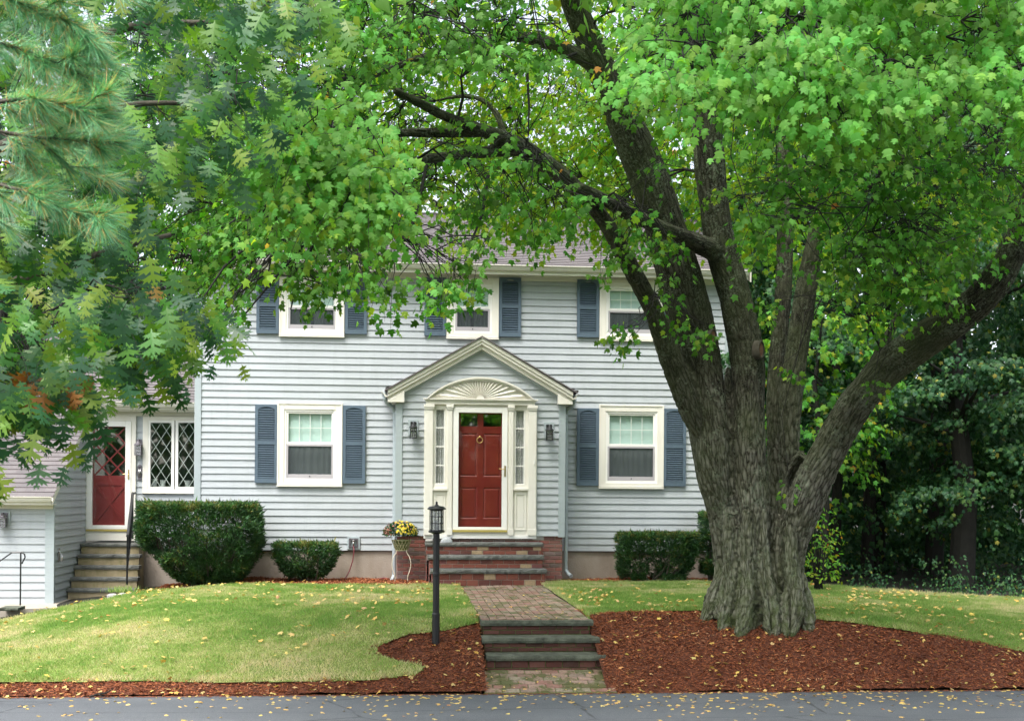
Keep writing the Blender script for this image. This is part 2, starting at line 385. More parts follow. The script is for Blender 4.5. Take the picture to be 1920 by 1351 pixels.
def oak_template():
    V = [(0, 0, 0), (0, 1, -.12)]; Fc = []
    cz = lambda x, y: -.12 * y * y - .12 * abs(x)
    for g in (1, -1):
        b = len(V); st = [(.012, 0), (.03, .12), (.045, .30), (.045, .55), (.05, .78), (.03, .9), (0, 1)]
        for x, y in st: V.append((g * x, y, cz(x, y)))
        m_ = len(V)
        for x, y in st: V.append((0, y, -.12 * y * y))
        for q in range(len(st) - 1): Fc += [(m_ + q, m_ + q + 1, b + q + 1), (m_ + q, b + q + 1, b + q)]
        for y0, y1, xt, yt in ((.12, .26, .25, .25), (.34, .52, .45, .54), (.62, .76, .36, .82), (.88, .95, .10, .98)):
            P = [(.02, y0), (xt * .5, (y0 + yt) / 2 - .015), (xt * .74, yt - .075), (xt * 1.05, yt - .055), (xt * .72, yt - .01), (xt * .92, yt + .10), (xt * .50, yt + .015), (xt * .42, yt + .10), (.02, y1)]
            b2 = len(V); V.extend((g * x, y, cz(x, y)) for x, y in P)
            Fc += [(b2, b2 + 1, b2 + 8), (b2 + 1, b2 + 6, b2 + 8), (b2 + 6, b2 + 7, b2 + 8), (b2 + 1, b2 + 2, b2 + 6), (b2 + 2, b2 + 4, b2 + 6), (b2 + 2, b2 + 3, b2 + 4), (b2 + 4, b2 + 5, b2 + 6)]
    return np.array(V, float), np.array(Fc)
T_OAK = oak_template()
T_ELM = template([(0, 0), (.24, .25), (.28, .5), (.15, .8), (0, 1)], .3, .25)
T_NEEDLE = (np.array([(-.5, 0, 0), (.5, 0, 0), (0, 1, 0)], float), np.array([[0, 1, 2]]))
T_SPRIG = (np.array([(-.5, 0, 0), (0, .5, .18), (.5, 0, 0), (0, 1, 0)], float), np.array([[0, 1, 3], [1, 2, 3]]))
T_CARD = (np.array([(-.5, 0, 0), (.5, 0, 0), (.5, 1, 0), (-.5, 1, 0)], float), np.array([[0, 1, 2], [0, 2, 3]]))

def place(T, pos, tip, nrm, sy, sx, var):
    TV, TF = T
    tip = norm(tip); nrm = norm(nrm - tip * np.sum(nrm * tip, -1, keepdims=True)); side = np.cross(tip, nrm)
    sy = np.broadcast_to(sy, (len(pos),)); sx = np.broadcast_to(sx, (len(pos),))
    V = pos[:, None] + side[:, None] * (TV[None, :, 0:1] * sx[:, None, None]) + tip[:, None] * (TV[None, :, 1:2] * sy[:, None, None]) + nrm[:, None] * (TV[None, :, 2:3] * sy[:, None, None])
    n, k = len(pos), len(TV)
    Fc = TF[None] + (np.arange(n) * k)[:, None, None]
    return V.reshape(-1, 3), Fc.reshape(-1, 3), np.repeat(var, k, axis=0)
def cat(parts):
    V = []; Fc = []; A = []; b = 0
    for v, f, a in parts: V.append(v); Fc.append(f + b); A.append(a); b += len(v)
    return np.concatenate(V), np.concatenate(Fc), np.concatenate(A)

def pick(poly, n, keep=()):
    P = np.array(poly); lo = P.min(0); hi = P.max(0); out = []
    while len(out) < n:
        q = R.uniform(lo, hi, (n * 3, 2)); k = inpoly(q[:, 0], q[:, 1], poly)
        for kp in keep: k &= ~inpoly(q[:, 0], q[:, 1], kp)
        out += list(q[k])
    return np.array(out[:n])
def anchors(poly, n, d0, d1, keep=(), clump=0):
    q = pick(poly, n, keep)
    D = R.uniform(d0, d1, n)
    if clump:      # layered foliage: pull depths towards smooth shelves
        D = d0 + (d1 - d0) * np.clip(vnoise(np.c_[q[:, 0] / clump, q[:, 1] / clump * 1.6, np.full(n, 3.3)]) * 1.1 - .05 + R.normal(0, .13, n), 0, 1)
    d = fw[None] + rt[None] * ((q[:, 0:1] - CX) / F) + up[None] * ((CY - q[:, 1:2]) / F)
    return CAM[None] + d * D[:, None]
def sprays(A, out, L=.5, n=14, size=.11, T=T_MAPLE, droop=(.2, .6), tipdown=(.3, 1.0), upb=.7, outb=.6, wid=.35, vr=(0, 1), jit=.35, asp=1.0, pet=.06):
    S = len(A); L = L * R.uniform(.7, 1.3, (S, 1, 1))
    d0 = norm(out + R.normal(0, .35, (S, 3)))[:, None]; g = R.uniform(*droop, (S, 1, 1))
    t = (np.linspace(.1, 1, n)[None, :, None] + R.uniform(-.04, .04, (S, n, 1)))
    down = np.array([0, 0, -1.0])
    tang = norm(d0 + down * (2 * g * t)); side = norm(np.cross(d0, zz[None, None]))
    sg = np.where(np.arange(n) % 2 == 0, 1, -1)[None, :, None]
    lat = sg * R.uniform(0, 1, (S, n, 1)) * wid * L * np.sin(np.clip(t, 0, 1) * 2.6 + .3)
    node = A[:, None] + d0 * L * t + down * g * L * t * t + side * lat + down * np.abs(lat) * .25
    pt = norm(tang * .5 + side * sg * .8 + R.normal(0, jit, (S, n, 3)))
    base = node + pt * pet
    tip = norm(pt * .7 + down * R.uniform(*tipdown, (S, n, 1)) + R.normal(0, .3, (S, n, 3)))
    nr = norm(zz * upb + d0 * outb + R.normal(0, .4, (S, n, 3)))
    sz = size * R.uniform(.6, 1.15, (S, n))
    cl = R.uniform(0, 1, (S, 1)); var = np.stack([R.uniform(vr[0], vr[1], (S, n)), np.clip(.5 * cl + .5 * R.uniform(0, 1, (S, n)), 0, 1), np.broadcast_to(cl, (S, n))], -1)
    k = S * n
    r = place(T, base.reshape(k, 3), tip.reshape(k, 3), nr.reshape(k, 3), sz.reshape(k), sz.reshape(k) * asp, var.reshape(k, 3))
    tw = np.stack([A, (A[:, None] + d0 * L * .4 + down * g * L * .16)[:, 0], (A[:, None] + d0 * L * .75 + down * g * L * .56)[:, 0], (A[:, None] + d0 * L + down * g * L)[:, 0]], 1)
    return r, tw
def outward(A, c, z=-.1):
    o = A - np.array([c[0], c[1], 0]); o[:, 2] = 0; o = norm(o); o[:, 2] = z; return norm(o)

def network(mb, A, tws, limbs, groups, r1=.03, r2=.006):
    """connect the sprays to the limbs by forking branches"""
    n = len(A); idx = R.choice(n, groups, replace=False); C = A[idx].copy()
    for _ in range(4):
        lab = np.argmin(((A[:, None] - C[None]) ** 2).sum(-1), 1)
        for g in range(groups):
            if (lab == g).any(): C[g] = A[lab == g].mean(0)
    LP = np.concatenate(limbs); cand = LP.copy(); cr = np.full(len(LP), r1 * 1.6)
    order = np.argsort([((LP - C[g]) ** 2).sum(-1).min() for g in range(groups)])
    for g in order:
        mem = np.where(lab == g)[0]
        if len(mem) == 0: continue
        d = ((cand - C[g]) ** 2).sum(-1) + 1.5 * np.maximum(0, cand[:, 2] - C[g][2]) ** 2; js = np.argmin(d); s = cand[js]
        e = C[g] + (0, 0, .1); k = 7; ts = np.linspace(0, 1, k)[:, None]
        ln = np.linalg.norm(e - s); mid = np.array([0, 0, .12 * ln])
        P = s + (e - s) * ts + mid * np.sin(ts * math.pi) + R.normal(0, .05 * ln, (k, 3)) * np.sin(ts * math.pi)
        rr = min(r1 * min(1.4, .5 + ln * .25), cr[js] * .75); cand = np.concatenate([cand, P[2:]]); cr = np.concatenate([cr, np.linspace(rr, rr * .45, k)[2:]])
        mb.tube(P, np.linspace(rr, rr * .45, k), 6, False)
        for i in mem:
            a = A[i]; q = P[R.integers(2, k)]; l2 = np.linalg.norm(a - q)
            m1 = q + (a - q) * .35 + R.normal(0, .06 * l2, 3) + (0, 0, .06 * l2); m2 = q + (a - q) * .7 + R.normal(0, .06 * l2, 3)
            mb.tube([q, m1, m2, a], [r2 * 1.5, r2 * 1.2, r2, r2 * .8], 4, False)
            mb.tube(tws[i], [r2 * .8, r2 * .6, r2 * .45, r2 * .3], 3, False)

# ------------------------------------------------------------------ terrain
RE = -8.8                                  # road edge
WX0, WX1 = .97, 2.36                       # brick walk
def sm(a, b, x): t = np.clip((x - a) / (b - a), 0, 1); return t * t * (3 - 2 * t)
def H(x, y):
    x = np.asarray(x, float); y = np.asarray(y, float); s = y - RE
    L = 2.2 + 2.0 * sm(.2, -2.5, x) + 1.2 * sm(6.5, 12, x)
    T = -.0 - .38 * np.clip((-2.6 - x) / 2.8, 0, 2) ** 1.4 * (1 - .45 * sm(-5.5, -1.5, y)) - .10 * sm(5, 10, x)
    T = np.where(y > 1, -.1 + 0 * T, T)
    z = -.68 + (T + .68) * np.sin(np.clip(s / L, 0, 1) * math.pi / 2) + .07 * np.exp(-(((x - 4.75) / 1.3) ** 2 + ((y + 7.2) / .8) ** 2))
    return np.where(s < 0, -.74, z)
def G(px, py):
    d = ray(px, py); lo = None
    for t in np.arange(11, 60, .02):
        p = CAM + d * t
        if p[2] <= H(p[0], p[1]): return p
    return CAM + d * 30
def gl(lst): return [tuple(G(a, b)[:2]) for a, b in lst]
e1 = gl([(898, 1168), (832, 1183), (764, 1190), (710, 1212), (705, 1227), (744, 1239), (798, 1251), (783, 1266), (685, 1276), (350, 1279), (0, 1279)])
LAWN_L = [(WX0 - .02, -7.45)] + e1 + [(-8.2, e1[-1][1]), (-8.2, -5.2), (-6.2, -3.6), (-5.0, -2.75), (-4.2, -1.75), (-2.9, -1.55), (WX0 - .02, -1.75)]
e2 = gl([(1105, 1152), (1180, 1147), (1260, 1144), (1400, 1146), (1530, 1161), (1600, 1168), (1700, 1182), (1800, 1201), (1920, 1222)])
far = [(7.2, -.75), (8.6, -2.0), (10.4, -3.6), (13.5, -5.2)]
LAWN_R = [(WX1 + .02, -7.2)] + e2 + [(13.5, e2[-1][1] - .8)] + far[::-1] + [(6.4, -.8), (WX1 + .02, -1.0)]
MULCH = [(-9, RE + .02), (14, RE + .02), (14, -6.2), (11, -6.0), (2, -6.0), (-3, -6.0), (-9, -6.0)]
BEDS = [[(-4.3, -2.1), (-2.9, -1.75), (WX0, -1.95), (WX0, .05), (-4.3, .05)], [(WX1, -1.25), (7.0, -1.0), (7.0, .05), (WX1, .05)]]

def gridmesh(name, xs, ys, zf, mat, mask=None, kind=None):
    X, Y = np.meshgrid(xs, ys); Z = zf(X, Y); nx, ny = len(xs), len(ys)
    V = np.stack([X, Y, Z], -1).reshape(-1, 3)
    i = np.arange(nx - 1)[None] + (np.arange(ny - 1) * nx)[:, None]
    Q = np.stack([i, i + 1, i + nx + 1, i + nx], -1)
    if mask is not None:
        xc = (X[:-1, :-1] + X[1:, 1:]) / 2; yc = (Y[:-1, :-1] + Y[1:, 1:]) / 2; Q = Q[mask(xc, yc)]
        used, inv = np.unique(Q, return_inverse=True); V = V[used]; Q = inv.reshape(-1, 4)
    o = npmesh(name, V, Q.reshape(-1, 4), mat, smooth=True)
    if kind: o['kind'] = kind
    return o
xs = np.concatenate([np.linspace(-150, -12, 20), np.sort(np.r_[np.linspace(-11.5, 15, 107), WX0 - .06, WX0 - .03, WX1 + .11, WX1 + .15]), np.linspace(18, 150, 20)])
ys = np.concatenate([np.linspace(-120, -12, 10), [RE - .01, RE + .001], np.linspace(RE + .1, 4, 90), np.linspace(6, 220, 30)])
gridmesh('ground', xs, ys, lambda x, y: np.where((x > WX0 - .05) & (x < WX1 + .13) & (y > RE) & (y < -7.3), -.85, H(x, y) - .07), M['soil'], kind='structure')
def Lz(x, y): return H(x, y) + .012 * vnoise(np.stack([x * 3, y * 3, x * 0], -1))
def in_lawn(x, y): return inpoly(x, y, LAWN_L) | inpoly(x, y, LAWN_R)
gridmesh('lawn', np.arange(-8.5, 14, .03), np.arange(RE, 0, .03), Lz, M['lawn'], in_lawn, 'structure')
def in_mulch(x, y):
    a = inpoly(x, y, MULCH) & ~(in_lawn(x, y) & in_lawn(x + .08, y) & in_lawn(x - .08, y) & in_lawn(x, y - .08) & in_lawn(x, y + .08)) & ~((x > WX0 - .01) & (x < WX1 + .01))
    for b in BEDS: a |= inpoly(x, y, b)
    return a
def Mz(x, y): return H(x, y) - .02 + .045 * (vnoise(np.stack([x * 2.2, y * 2.2, x * 0], -1)) - .5) + .02 * vnoise(np.stack([x * 14, y * 14, x * 0 + 4], -1))
gridmesh('mulch_ground', np.arange(-9, 14, .05), np.arange(RE + .02, .05, .05), Mz, M['mulch'], in_mulch, 'structure')
# road
rx = np.concatenate([np.linspace(-120, -12, 12), np.linspace(-11, 16, 200), np.linspace(18, 120, 12)])
mb = MB()
def redge(x): return RE + .02 * (vnoise(np.array([[x * 3, 1.1, 0]]))[0] - .5) + .012 * (vnoise(np.array([[x * 14, 1.1, 0]]))[0] - .5)
for a, b in zip(rx[:-1], rx[1:]): mb.add([(a, -17.5, -.70), (b, -17.5, -.70), (b, redge(b), -.70), (a, redge(a), -.70)], [(0, 1, 2, 3)])
for a, b in zip(rx[:-1], rx[1:]): mb.add([(a, redge(a), -.70), (b, redge(b), -.70), (b, redge(b), -.745), (a, redge(a), -.745)], [(3, 2, 1, 0)])
tag(build('road', mb, M['road']), kind='structure')

# grass blades
def scatter(n, box, ok):
    out = []; c = 0
    while c < n:
        q = R.uniform((box[0], box[2]), (box[1], box[3]), (n, 2)); q = q[ok(q[:, 0], q[:, 1])]; out.append(q); c += len(q)
    return np.concatenate(out)[:n]
q = scatter(420000, (-6.6, 11.5, RE, -.5), in_lawn)
dry = vnoise(np.c_[q[:, 0] * .9, q[:, 1] * .9, q[:, 0] * 0]) * .6 + vnoise(np.c_[q[:, 0] * 3.1, q[:, 1] * 3.1, q[:, 0] * 0 + 9]) * .4
dry = dry + .03 + .30 * (vnoise(np.c_[q[:, 0] * 9, q[:, 1] * 9, q[:, 0] * 0 + 2]) - .5)
edge = ~in_lawn(q[:, 0] + .12, q[:, 1]) | ~in_lawn(q[:, 0] - .12, q[:, 1]) | ~in_lawn(q[:, 0], q[:, 1] - .14)
n = len(q); pos = np.c_[q, Lz(q[:, 0], q[:, 1]) - .005]
a = R.uniform(0, 6.28, n); lean = R.uniform(.1, .9, n)
tip = np.c_[np.cos(a) * lean, np.sin(a) * lean, np.ones(n)]
v0 = np.clip(R.normal(0, .16, n) + (dry - .40) * 1.4 + .22, 0, 1)
v0 = np.clip(v0 + edge * .12, 0, 1)
var = np.c_[v0, R.uniform(.2, 1, n), R.uniform(0, 1, n)]
bl = R.uniform(.02, .05, n) * (.6 + .9 * vnoise(np.c_[q[:, 0] * 5, q[:, 1] * 5, q[:, 0] * 0 + 20])) * (1 + edge * .25)
V, Fc, A = place(T_NEEDLE, pos, tip, np.c_[np.cos(a + 1.5), np.sin(a + 1.5), np.full(n, .2)], bl, .010, var)
tag(npmesh('lawn_grass', V, Fc, M['grass'], var=A), kind='stuff')
# mulch chips
q = scatter(110000, (-6.4, 11.5, RE + .02, .0), in_mulch); n = len(q)
pos = np.c_[q, Mz(q[:, 0], q[:, 1]) + R.uniform(-.004, .016, n)]; a = R.uniform(0, 6.28, n)
tip = np.c_[np.cos(a), np.sin(a), R.normal(0, .35, n)]; nr = norm(np.c_[R.normal(0, .45, (n, 2)), np.ones(n)])
dk = vnoise(np.c_[q * 1.3, q[:, 0] * 0])
var = np.c_[np.clip(R.beta(1.6, 2.2, n) + (dk - .5) * .3, 0, 1), R.uniform(0, 1, n), R.uniform(0, 1, n)]
V, Fc, A = place(T_CARD, pos, tip, nr, R.uniform(.015, .05, n), R.uniform(.005, .013, n), var)
qe = np.c_[R.uniform(-6.4, 11, 6000), RE - np.abs(R.normal(0, .05, 6000))]; ne = len(qe); a = R.uniform(0, 6.28, ne)
p2 = place(T_CARD, np.c_[qe, np.full(ne, -.694)], np.c_[np.cos(a), np.sin(a), a * 0], norm(np.c_[R.normal(0, .2, (ne, 2)), np.ones(ne)]), R.uniform(.008, .03, ne), .008, np.c_[R.uniform(0, .6, ne), a, a]); V, Fc, A = cat([(V, Fc, A), p2])
tag(npmesh('bark_mulch', V, Fc, M['chip'], var=A), kind='stuff')
# fallen leaves
def flat_leaves(q, z, big=1.0, lean=.35):
    n = len(q); a = R.uniform(0, 6.28, n)
    tip = np.c_[np.cos(a), np.sin(a), R.normal(0, lean, n)]; nr = norm(np.c_[R.normal(0, lean, (n, 2)), np.ones(n)])
    var = np.c_[R.beta(1.3, 1.8, n), R.uniform(.3, 1, n), R.uniform(0, 1, n)]; s = R.uniform(.04, .085, n) * big
    return place(T_MAPM, np.c_[q, z], tip, nr, s, s * R.uniform(.6, 1, n), var)
q1 = scatter(950, (-6.4, 11, RE, -.5), lambda a, b: in_lawn(a, b) & (vnoise(np.stack([a * 1.1, b * 1.1, a * 0 + 31], -1)) + R.uniform(-.25, .25, a.shape) > .48))
q2 = scatter(420, (-6.4, 11, RE + .02, -6.0), in_mulch)
q3 = np.c_[np.clip(R.normal(3, 4.2, 640), -5.5, 9), RE - .03 - np.abs(R.normal(0, .75, 640))]
q4 = np.c_[R.uniform(WX0, WX1, 60), -7.4 + 5.4 * R.uniform(0, 1, 60) ** 1.8]
q5 = np.c_[R.uniform(WX0, WX1 + .1, 35), R.uniform(-8.8, -8.15, 35)]
q6 = np.c_[R.uniform(-6, 10, 500), RE + R.normal(0, .09, 500)]; q6 = q6[(q6[:, 0] < WX0 - .1) | (q6[:, 0] > WX1 + .1)][:260]
P = [flat_leaves(q1, Lz(q1[:, 0], q1[:, 1]) + .052, 1.1), flat_leaves(q2, Mz(q2[:, 0], q2[:, 1]) + .02), flat_leaves(q3, np.full(len(q3), -.69), 1, .12),
     flat_leaves(q4, np.full(60, .015), .8, .2), flat_leaves(q5, -.515 - .16 * (q5[:, 1] + 8.1) / (RE + 8.1), .8, .2), flat_leaves(q6, np.where(q6[:, 1] > RE, Mz(q6[:, 0], q6[:, 1]) + .02, -.69), .8, .3)]
V, Fc, A = cat(P)
tag(npmesh('fallen_leaves', V, Fc, M['litter'], var=A), kind='stuff')

a = G(170, 1312); mb = MB(); p = np.array([a[0], RE - .06, -.69]); mb.tube([p, p + (.10, .01, .03), p + (.19, .0, .045), p + (.26, .03, .09)], [.012, .011, .009, .005], 6); mb.tube([p + (.10, .01, .03), p + (.14, -.05, .02), p + (.2, -.08, .01)], [.008, .006, .004], 5)
tag(build('fallen_stick', mb, M['twig']), 'dark forked stick lying at the edge of the asphalt', 'stick')
# ------------------------------------------------------------------ bricks
def bricks(mb, u0, u1, v0, v1, bw, bh, gap, plc, depth=.02, jit=.002, off=.5, vert=False):
    """plc(u, out, v) -> world"""
    rows = max(1, round((v1 - v0) / bh)); bh = (v1 - v0) / rows
    for i in range(rows):
        o = (i % 2) * off * bw; u = u0 - o + (0 if off else 0)
        while u < u1 - .01:
            a = max(u, u0) + gap / 2; b = min(u + bw, u1) - gap / 2
            if b - a > .015:
                c = v0 + i * bh + gap / 2 + random.uniform(-jit, jit); d = v0 + (i + 1) * bh - gap / 2 + random.uniform(-jit, jit); e = depth + random.uniform(-jit, jit); r = random.random()
                k = min(.004, gap / 2)
                vs = [plc(a, 0, c), plc(b, 0, c), plc(b, 0, d), plc(a, 0, d), plc(a, e - k, c), plc(b, e - k, c), plc(b, e - k, d), plc(a, e - k, d),
                      plc(a + k, e, c + k), plc(b - k, e, c + k), plc(b - k, e, d - k), plc(a + k, e, d - k)]
                mb.add(vs, [(0, 1, 5, 4), (1, 2, 6, 5), (2, 3, 7, 6), (3, 0, 4, 7), (4, 5, 9, 8), (5, 6, 10, 9), (6, 7, 11, 10), (7, 4, 8, 11), (8, 9, 10, 11)], r)
            u += bw

def slab(mb, x0, x1, y0, y1, z0, z1, rough=.006, n=None):
    """stone tread with a split, uneven front edge"""
    n = n or max(4, int((x1 - x0) / .05)); vs = []; fs = []
    for i in range(n + 1):
        x = x0 + (x1 - x0) * i / n; a, b, c = (random.uniform(-rough, rough) for _ in range(3))
        vs += [(x, y1, z0), (x, y0 + .008 + a, z0 + abs(b)), (x, y0 + a, (z0 + z1) / 2 + b), (x, y0 + .008 + c, z1 - abs(b) * .5), (x, y1, z1)]
    for i in range(n):
        for j in range(4): p = i * 5 + j; fs.append((p, p + 5, p + 6, p + 1))
    fs += [(0, 1, 2, 3, 4), tuple(n * 5 + k for k in (4, 3, 2, 1, 0))]
    mb.add(vs, fs)

# upper brick walk
mb = MB(); mb.box(WX0, WX1, -7.34, -1.9, -.25, -.012); tag(build('walkway_bed', mb, M['joint']), kind='structure')
mb = MB(); bricks(mb, -7.44, -1.95, WX0, WX1, .205, .105, .010, lambda u, o, v: (v, u, -.012 + o + .008 * math.sin(u * 2.1 + v * 3)), .02, .003)
tag(build('brick_walkway', mb, M['paver'], attrs=True), kind='structure')
# lower brick pad by the road
mb = MB(); bx0, bx1 = WX0 - .04, WX1 + .10; mb.add([(bx0, RE + .005, -.692), (bx1, RE + .005, -.692), (bx1, -8.1, -.532), (bx0, -8.1, -.532), (bx0, RE + .005, -.74), (bx1, RE + .005, -.74), (bx1, -8.1, -.74), (bx0, -8.1, -.74)], [(0, 1, 2, 3), (4, 5, 1, 0), (5, 6, 2, 1), (7, 4, 0, 3)]); tag(build('landing_bed', mb, M['joint']), kind='structure')
mb = MB(); bricks(mb, WX0 - .04, WX1 + .10, RE + .01, -8.13, .205, .105, .012, lambda u, o, v: (u, v, -.528 - .160 * (v + 8.1) / (RE + 8.1) - .010 + o), .02, .004)
tag(build('brick_landing', mb, M['paver'], attrs=True), kind='structure')
# walkway steps
t = thing('brick_steps', 'three mossy brick and bluestone steps rising from the road to the brick walkway', 'steps', (1.67, -7.8, -.56))
zs = [(-.07, 0.0), (-.245, -.18), (-.42, -.355)]; yf = [-7.50, -7.83, -8.14]
tr = []
for i, (za, zb) in enumerate(zs):
    mb = MB(); e = .03 * i; slab(mb, WX0 - .01 - (.0 if i < 2 else -.03), WX1 + .02 + e, yf[i], yf[i] + (.34 if i else .18), za, zb, .005); build('tread', mb, M['mossstone'], t)
    mb = MB(); zl = zs[i + 1][1] if i < 2 else -.60
    yb = yf[i] + .045
    mb.box(WX0 + .02, WX1 - .02 + e, yb + .012, yb + .3, zl - .02, za); build('mortar', mb, M['joint'], t)
    mb = MB(); bricks(mb, WX0 + .02, WX1 - .02 + e, zl, za, .205, (za - zl) / 2, .010, lambda u, o, v: (u, yb + .012 - o, v), .012); build('riser', mb, M['bricklow'], t, attrs=True)
    mb = MB(); bricks(mb, yb + .02, yb + .33, zl - .15, za, .2, .062, .010, lambda u, o, v: (WX0 + .02 - o, u, v), .01); build('side', mb, M['bricklow'], t, attrs=True)

# ------------------------------------------------------------------ siding / shingles generator
def lap(mb, plc, lim, z0, z1, ops=(), c=.127, dep=.019, seam=0):
    k = 0
    while z0 + k * c < z1 - 1e-4:
        zb = z0 + k * c; zt = min(zb + c, z1); k += 1
        br = sorted({zb, zt} | {v for o in ops for v in (o[2], o[3]) if zb < v < zt})
        for i, (a, b) in enumerate(zip(br[:-1], br[1:])):
            mid = (a + b) / 2; la, ra = lim(a); lb, rb = lim(b)
            if rb < lb: lb = rb = (lb + rb) / 2
            cuts = sorted([(o[0], o[1]) for o in ops if o[2] < mid < o[3]])
            L = (la, lb); segs = []
            for o in cuts: segs.append((L, (o[0], o[0]))); L = (o[1], o[1])
            segs.append((L, (ra, rb)))
            oa = dep * (1 - (a - zb) / c) + .002; ob = dep * (1 - (b - zb) / c) + .002
            if seam and len(br) == 2:
                ns = []
                for (l0, l1), (r0_, r1_) in segs:
                    x = l0 + (k * 1.37 % 3.66); c_l = (l0, l1)
                    while x < min(r0_, r1_) - .2:
                        if x > max(c_l) + .2: ns.append((c_l, (x, x))); c_l = (x, x)
                        x += 3.66
                    ns.append((c_l, (r0_, r1_)))
                segs = ns
            for si, ((l0, l1), (r0_, r1_)) in enumerate(segs):
                if r0_ - l0 < .003 and r1_ - l1 < .003: continue
                oa += (.0018 if si % 2 else -.0018) * seam; ob += (.0018 if si % 2 else -.0018) * seam
                mb.add([plc(l0, oa, a), plc(r0_, oa, a), plc(r1_, ob, b), plc(l1, ob, b)], [(0, 1, 2, 3)], uv=[(l0, a, 0), (r0_, a, 0), (r1_, b, 0), (l1, b, 0)])
                if i == 0:
                    mb.add([plc(l0, .0, a), plc(r0_, .0, a), plc(r0_, oa, a), plc(l0, oa, a)], [(0, 1, 2, 3)], uv=[(l0, a - .01, 0)] * 2 + [(l0, a, 0)] * 2)

# ------------------------------------------------------------------ house
house = thing('house', 'two-storey pale grey clapboard house with blue shutters, gabled red-door entry and low left wing', 'house', (0, 0, 0))
HB = house
XL = U(367, 800, 0)[0]; XR = U(1368, 690, 0)[0]; ZS = U(600, 1031, 0)[2]; ZE = U(900, 516, 0)[2]
wins = {'lower left': (520, 642, 755, 912), 'lower right': (1123, 1244, 759, 916), 'upper left': (524, 646, 521, 632), 'upper middle': (837.5, 935, 521, 636), 'upper right': (1124, 1243, 526, 640)}
WR = {k: rect(*v, -.03) for k, v in wins.items()}
PX0 = U(743, 900, -.6)[0]; PX1 = U(1057.5, 900, -.6)[0]; PY = -.6
ops = [(a + .05, b - .05, c + .05, d - .05) for a, b, c, d in WR.values()] + [(PX0 + .06, PX1 - .06, 0, U(900, 760, 0)[2])]
mb = MB(); lap(mb, lambda u, o, v: (u, -o, v), lambda z: (XL, XR), ZS, ZE, ops, seam=1); build('wall', mb, M['siding'], HB)
mb = MB()
mb.box(XL, XL + .02, 0, 8, ZS, ZE); mb.box(XR - .02, XR, 0, 8, ZS, ZE); mb.box(XL, XR, 8, 8.02, ZS, ZE); mb.box(XL, XR, .01, 8, ZS - .02, ZS); mb.box(XL, XR, .3, 8, 3.08, 3.12)
mb.box(XL, XR, .02, 8, ZE, ZE + .02); mb.box(XL, XR, 1.6, 1.62, ZS, ZE)
build('interior_wall', mb, M['interior'], HB)
mb = MB(); lap(mb, lambda u, o, v: (XR + o, u, v), lambda z: (0, 8), ZS, ZE); build('wall', mb, M['siding'], HB)
mb = MB(); lap(mb, lambda u, o, v: (XL - o, 8 - u, v), lambda z: (0, 8), ZS, ZE); build('wall', mb, M['siding'], HB)
mb = MB(); mb.box(XL - .02, XL + .10, -.03, .1, ZS - .02, ZE); build('corner_board', mb, M['corner'], HB, bevel=.004)
mb = MB(); mb.box(XR - .10, XR + .02, -.03, .1, ZS - .02, ZE); build('corner_board', mb, M['corner'], HB, bevel=.004)
mb = MB(); mb.box(XL + .02, XR - .02, .02, 8, -.7, ZS + .01); build('foundation', mb, M['foundation'], HB)
# eaves, gutter, roof
mb = MB(); mb.box(XL - .25, XR + .25, -.32, .0, ZE + .0, ZE + .025); mb.box(XL - .25, XR + .25, -.34, -.32, ZE - .03, ZE + .1); mb.box(XL + .1, XR - .1, -.035, -.002, ZE - .09, ZE)
build('fascia', mb, M['cream'], HB)
def gutter(mb, x0, x1, yb, zt):          # K-profile along x
    P = [(0, -.09), (-.05, -.09), (-.075, -.05), (-.075, -.035), (-.105, -.012), (-.105, 0), (-.095, 0), (-.095, -.015), (0, -.08)]
    n = len(P); vs = [(x0, yb + a, zt + b) for a, b in P] + [(x1, yb + a, zt + b) for a, b in P]
    mb.add(vs, [(i, i + n, (i + 1) % n + n, (i + 1) % n) for i in range(n)] + [tuple(range(n)), tuple(range(2 * n - 1, n - 1, -1))])
mb = MB(); gutter(mb, XL - .25, XR + .25, -.342, ZE + .125); build('gutter', mb, M['gutter'], HB)
RY = 4.0; RZ0 = ZE + .12; RZ1 = U(560, 396, RY)[2]
sl = math.hypot(RY + .38, RZ1 - RZ0); cs, sn = (RY + .38) / sl, (RZ1 - RZ0) / sl
mb = MB(); lap(mb, lambda u, o, v: (u, -.38 + v * cs - o * sn, RZ0 + v * sn + o * cs), lambda z: (XL - .3, XR + .3), 0, sl, (), .14, .012)
mb.add([(XL - .3, RY, RZ1), (XR + .3, RY, RZ1), (XR + .3, 2 * RY + .38, RZ0), (XL - .3, 2 * RY + .38, RZ0)], [(3, 2, 1, 0), ], uv=[(0, 0, 0), (9, 0, 0), (9, 4, 0), (0, 4, 0)])
roof = build('roof', mb, M['shingle'], HB, attrs=True)
mb = MB(); mb.box(XL - .3, XR + .3, RY - .06, RY + .06, RZ1 - .01, RZ1 + .035); build('ridge_cap', mb, M['darkshingle'], roof)
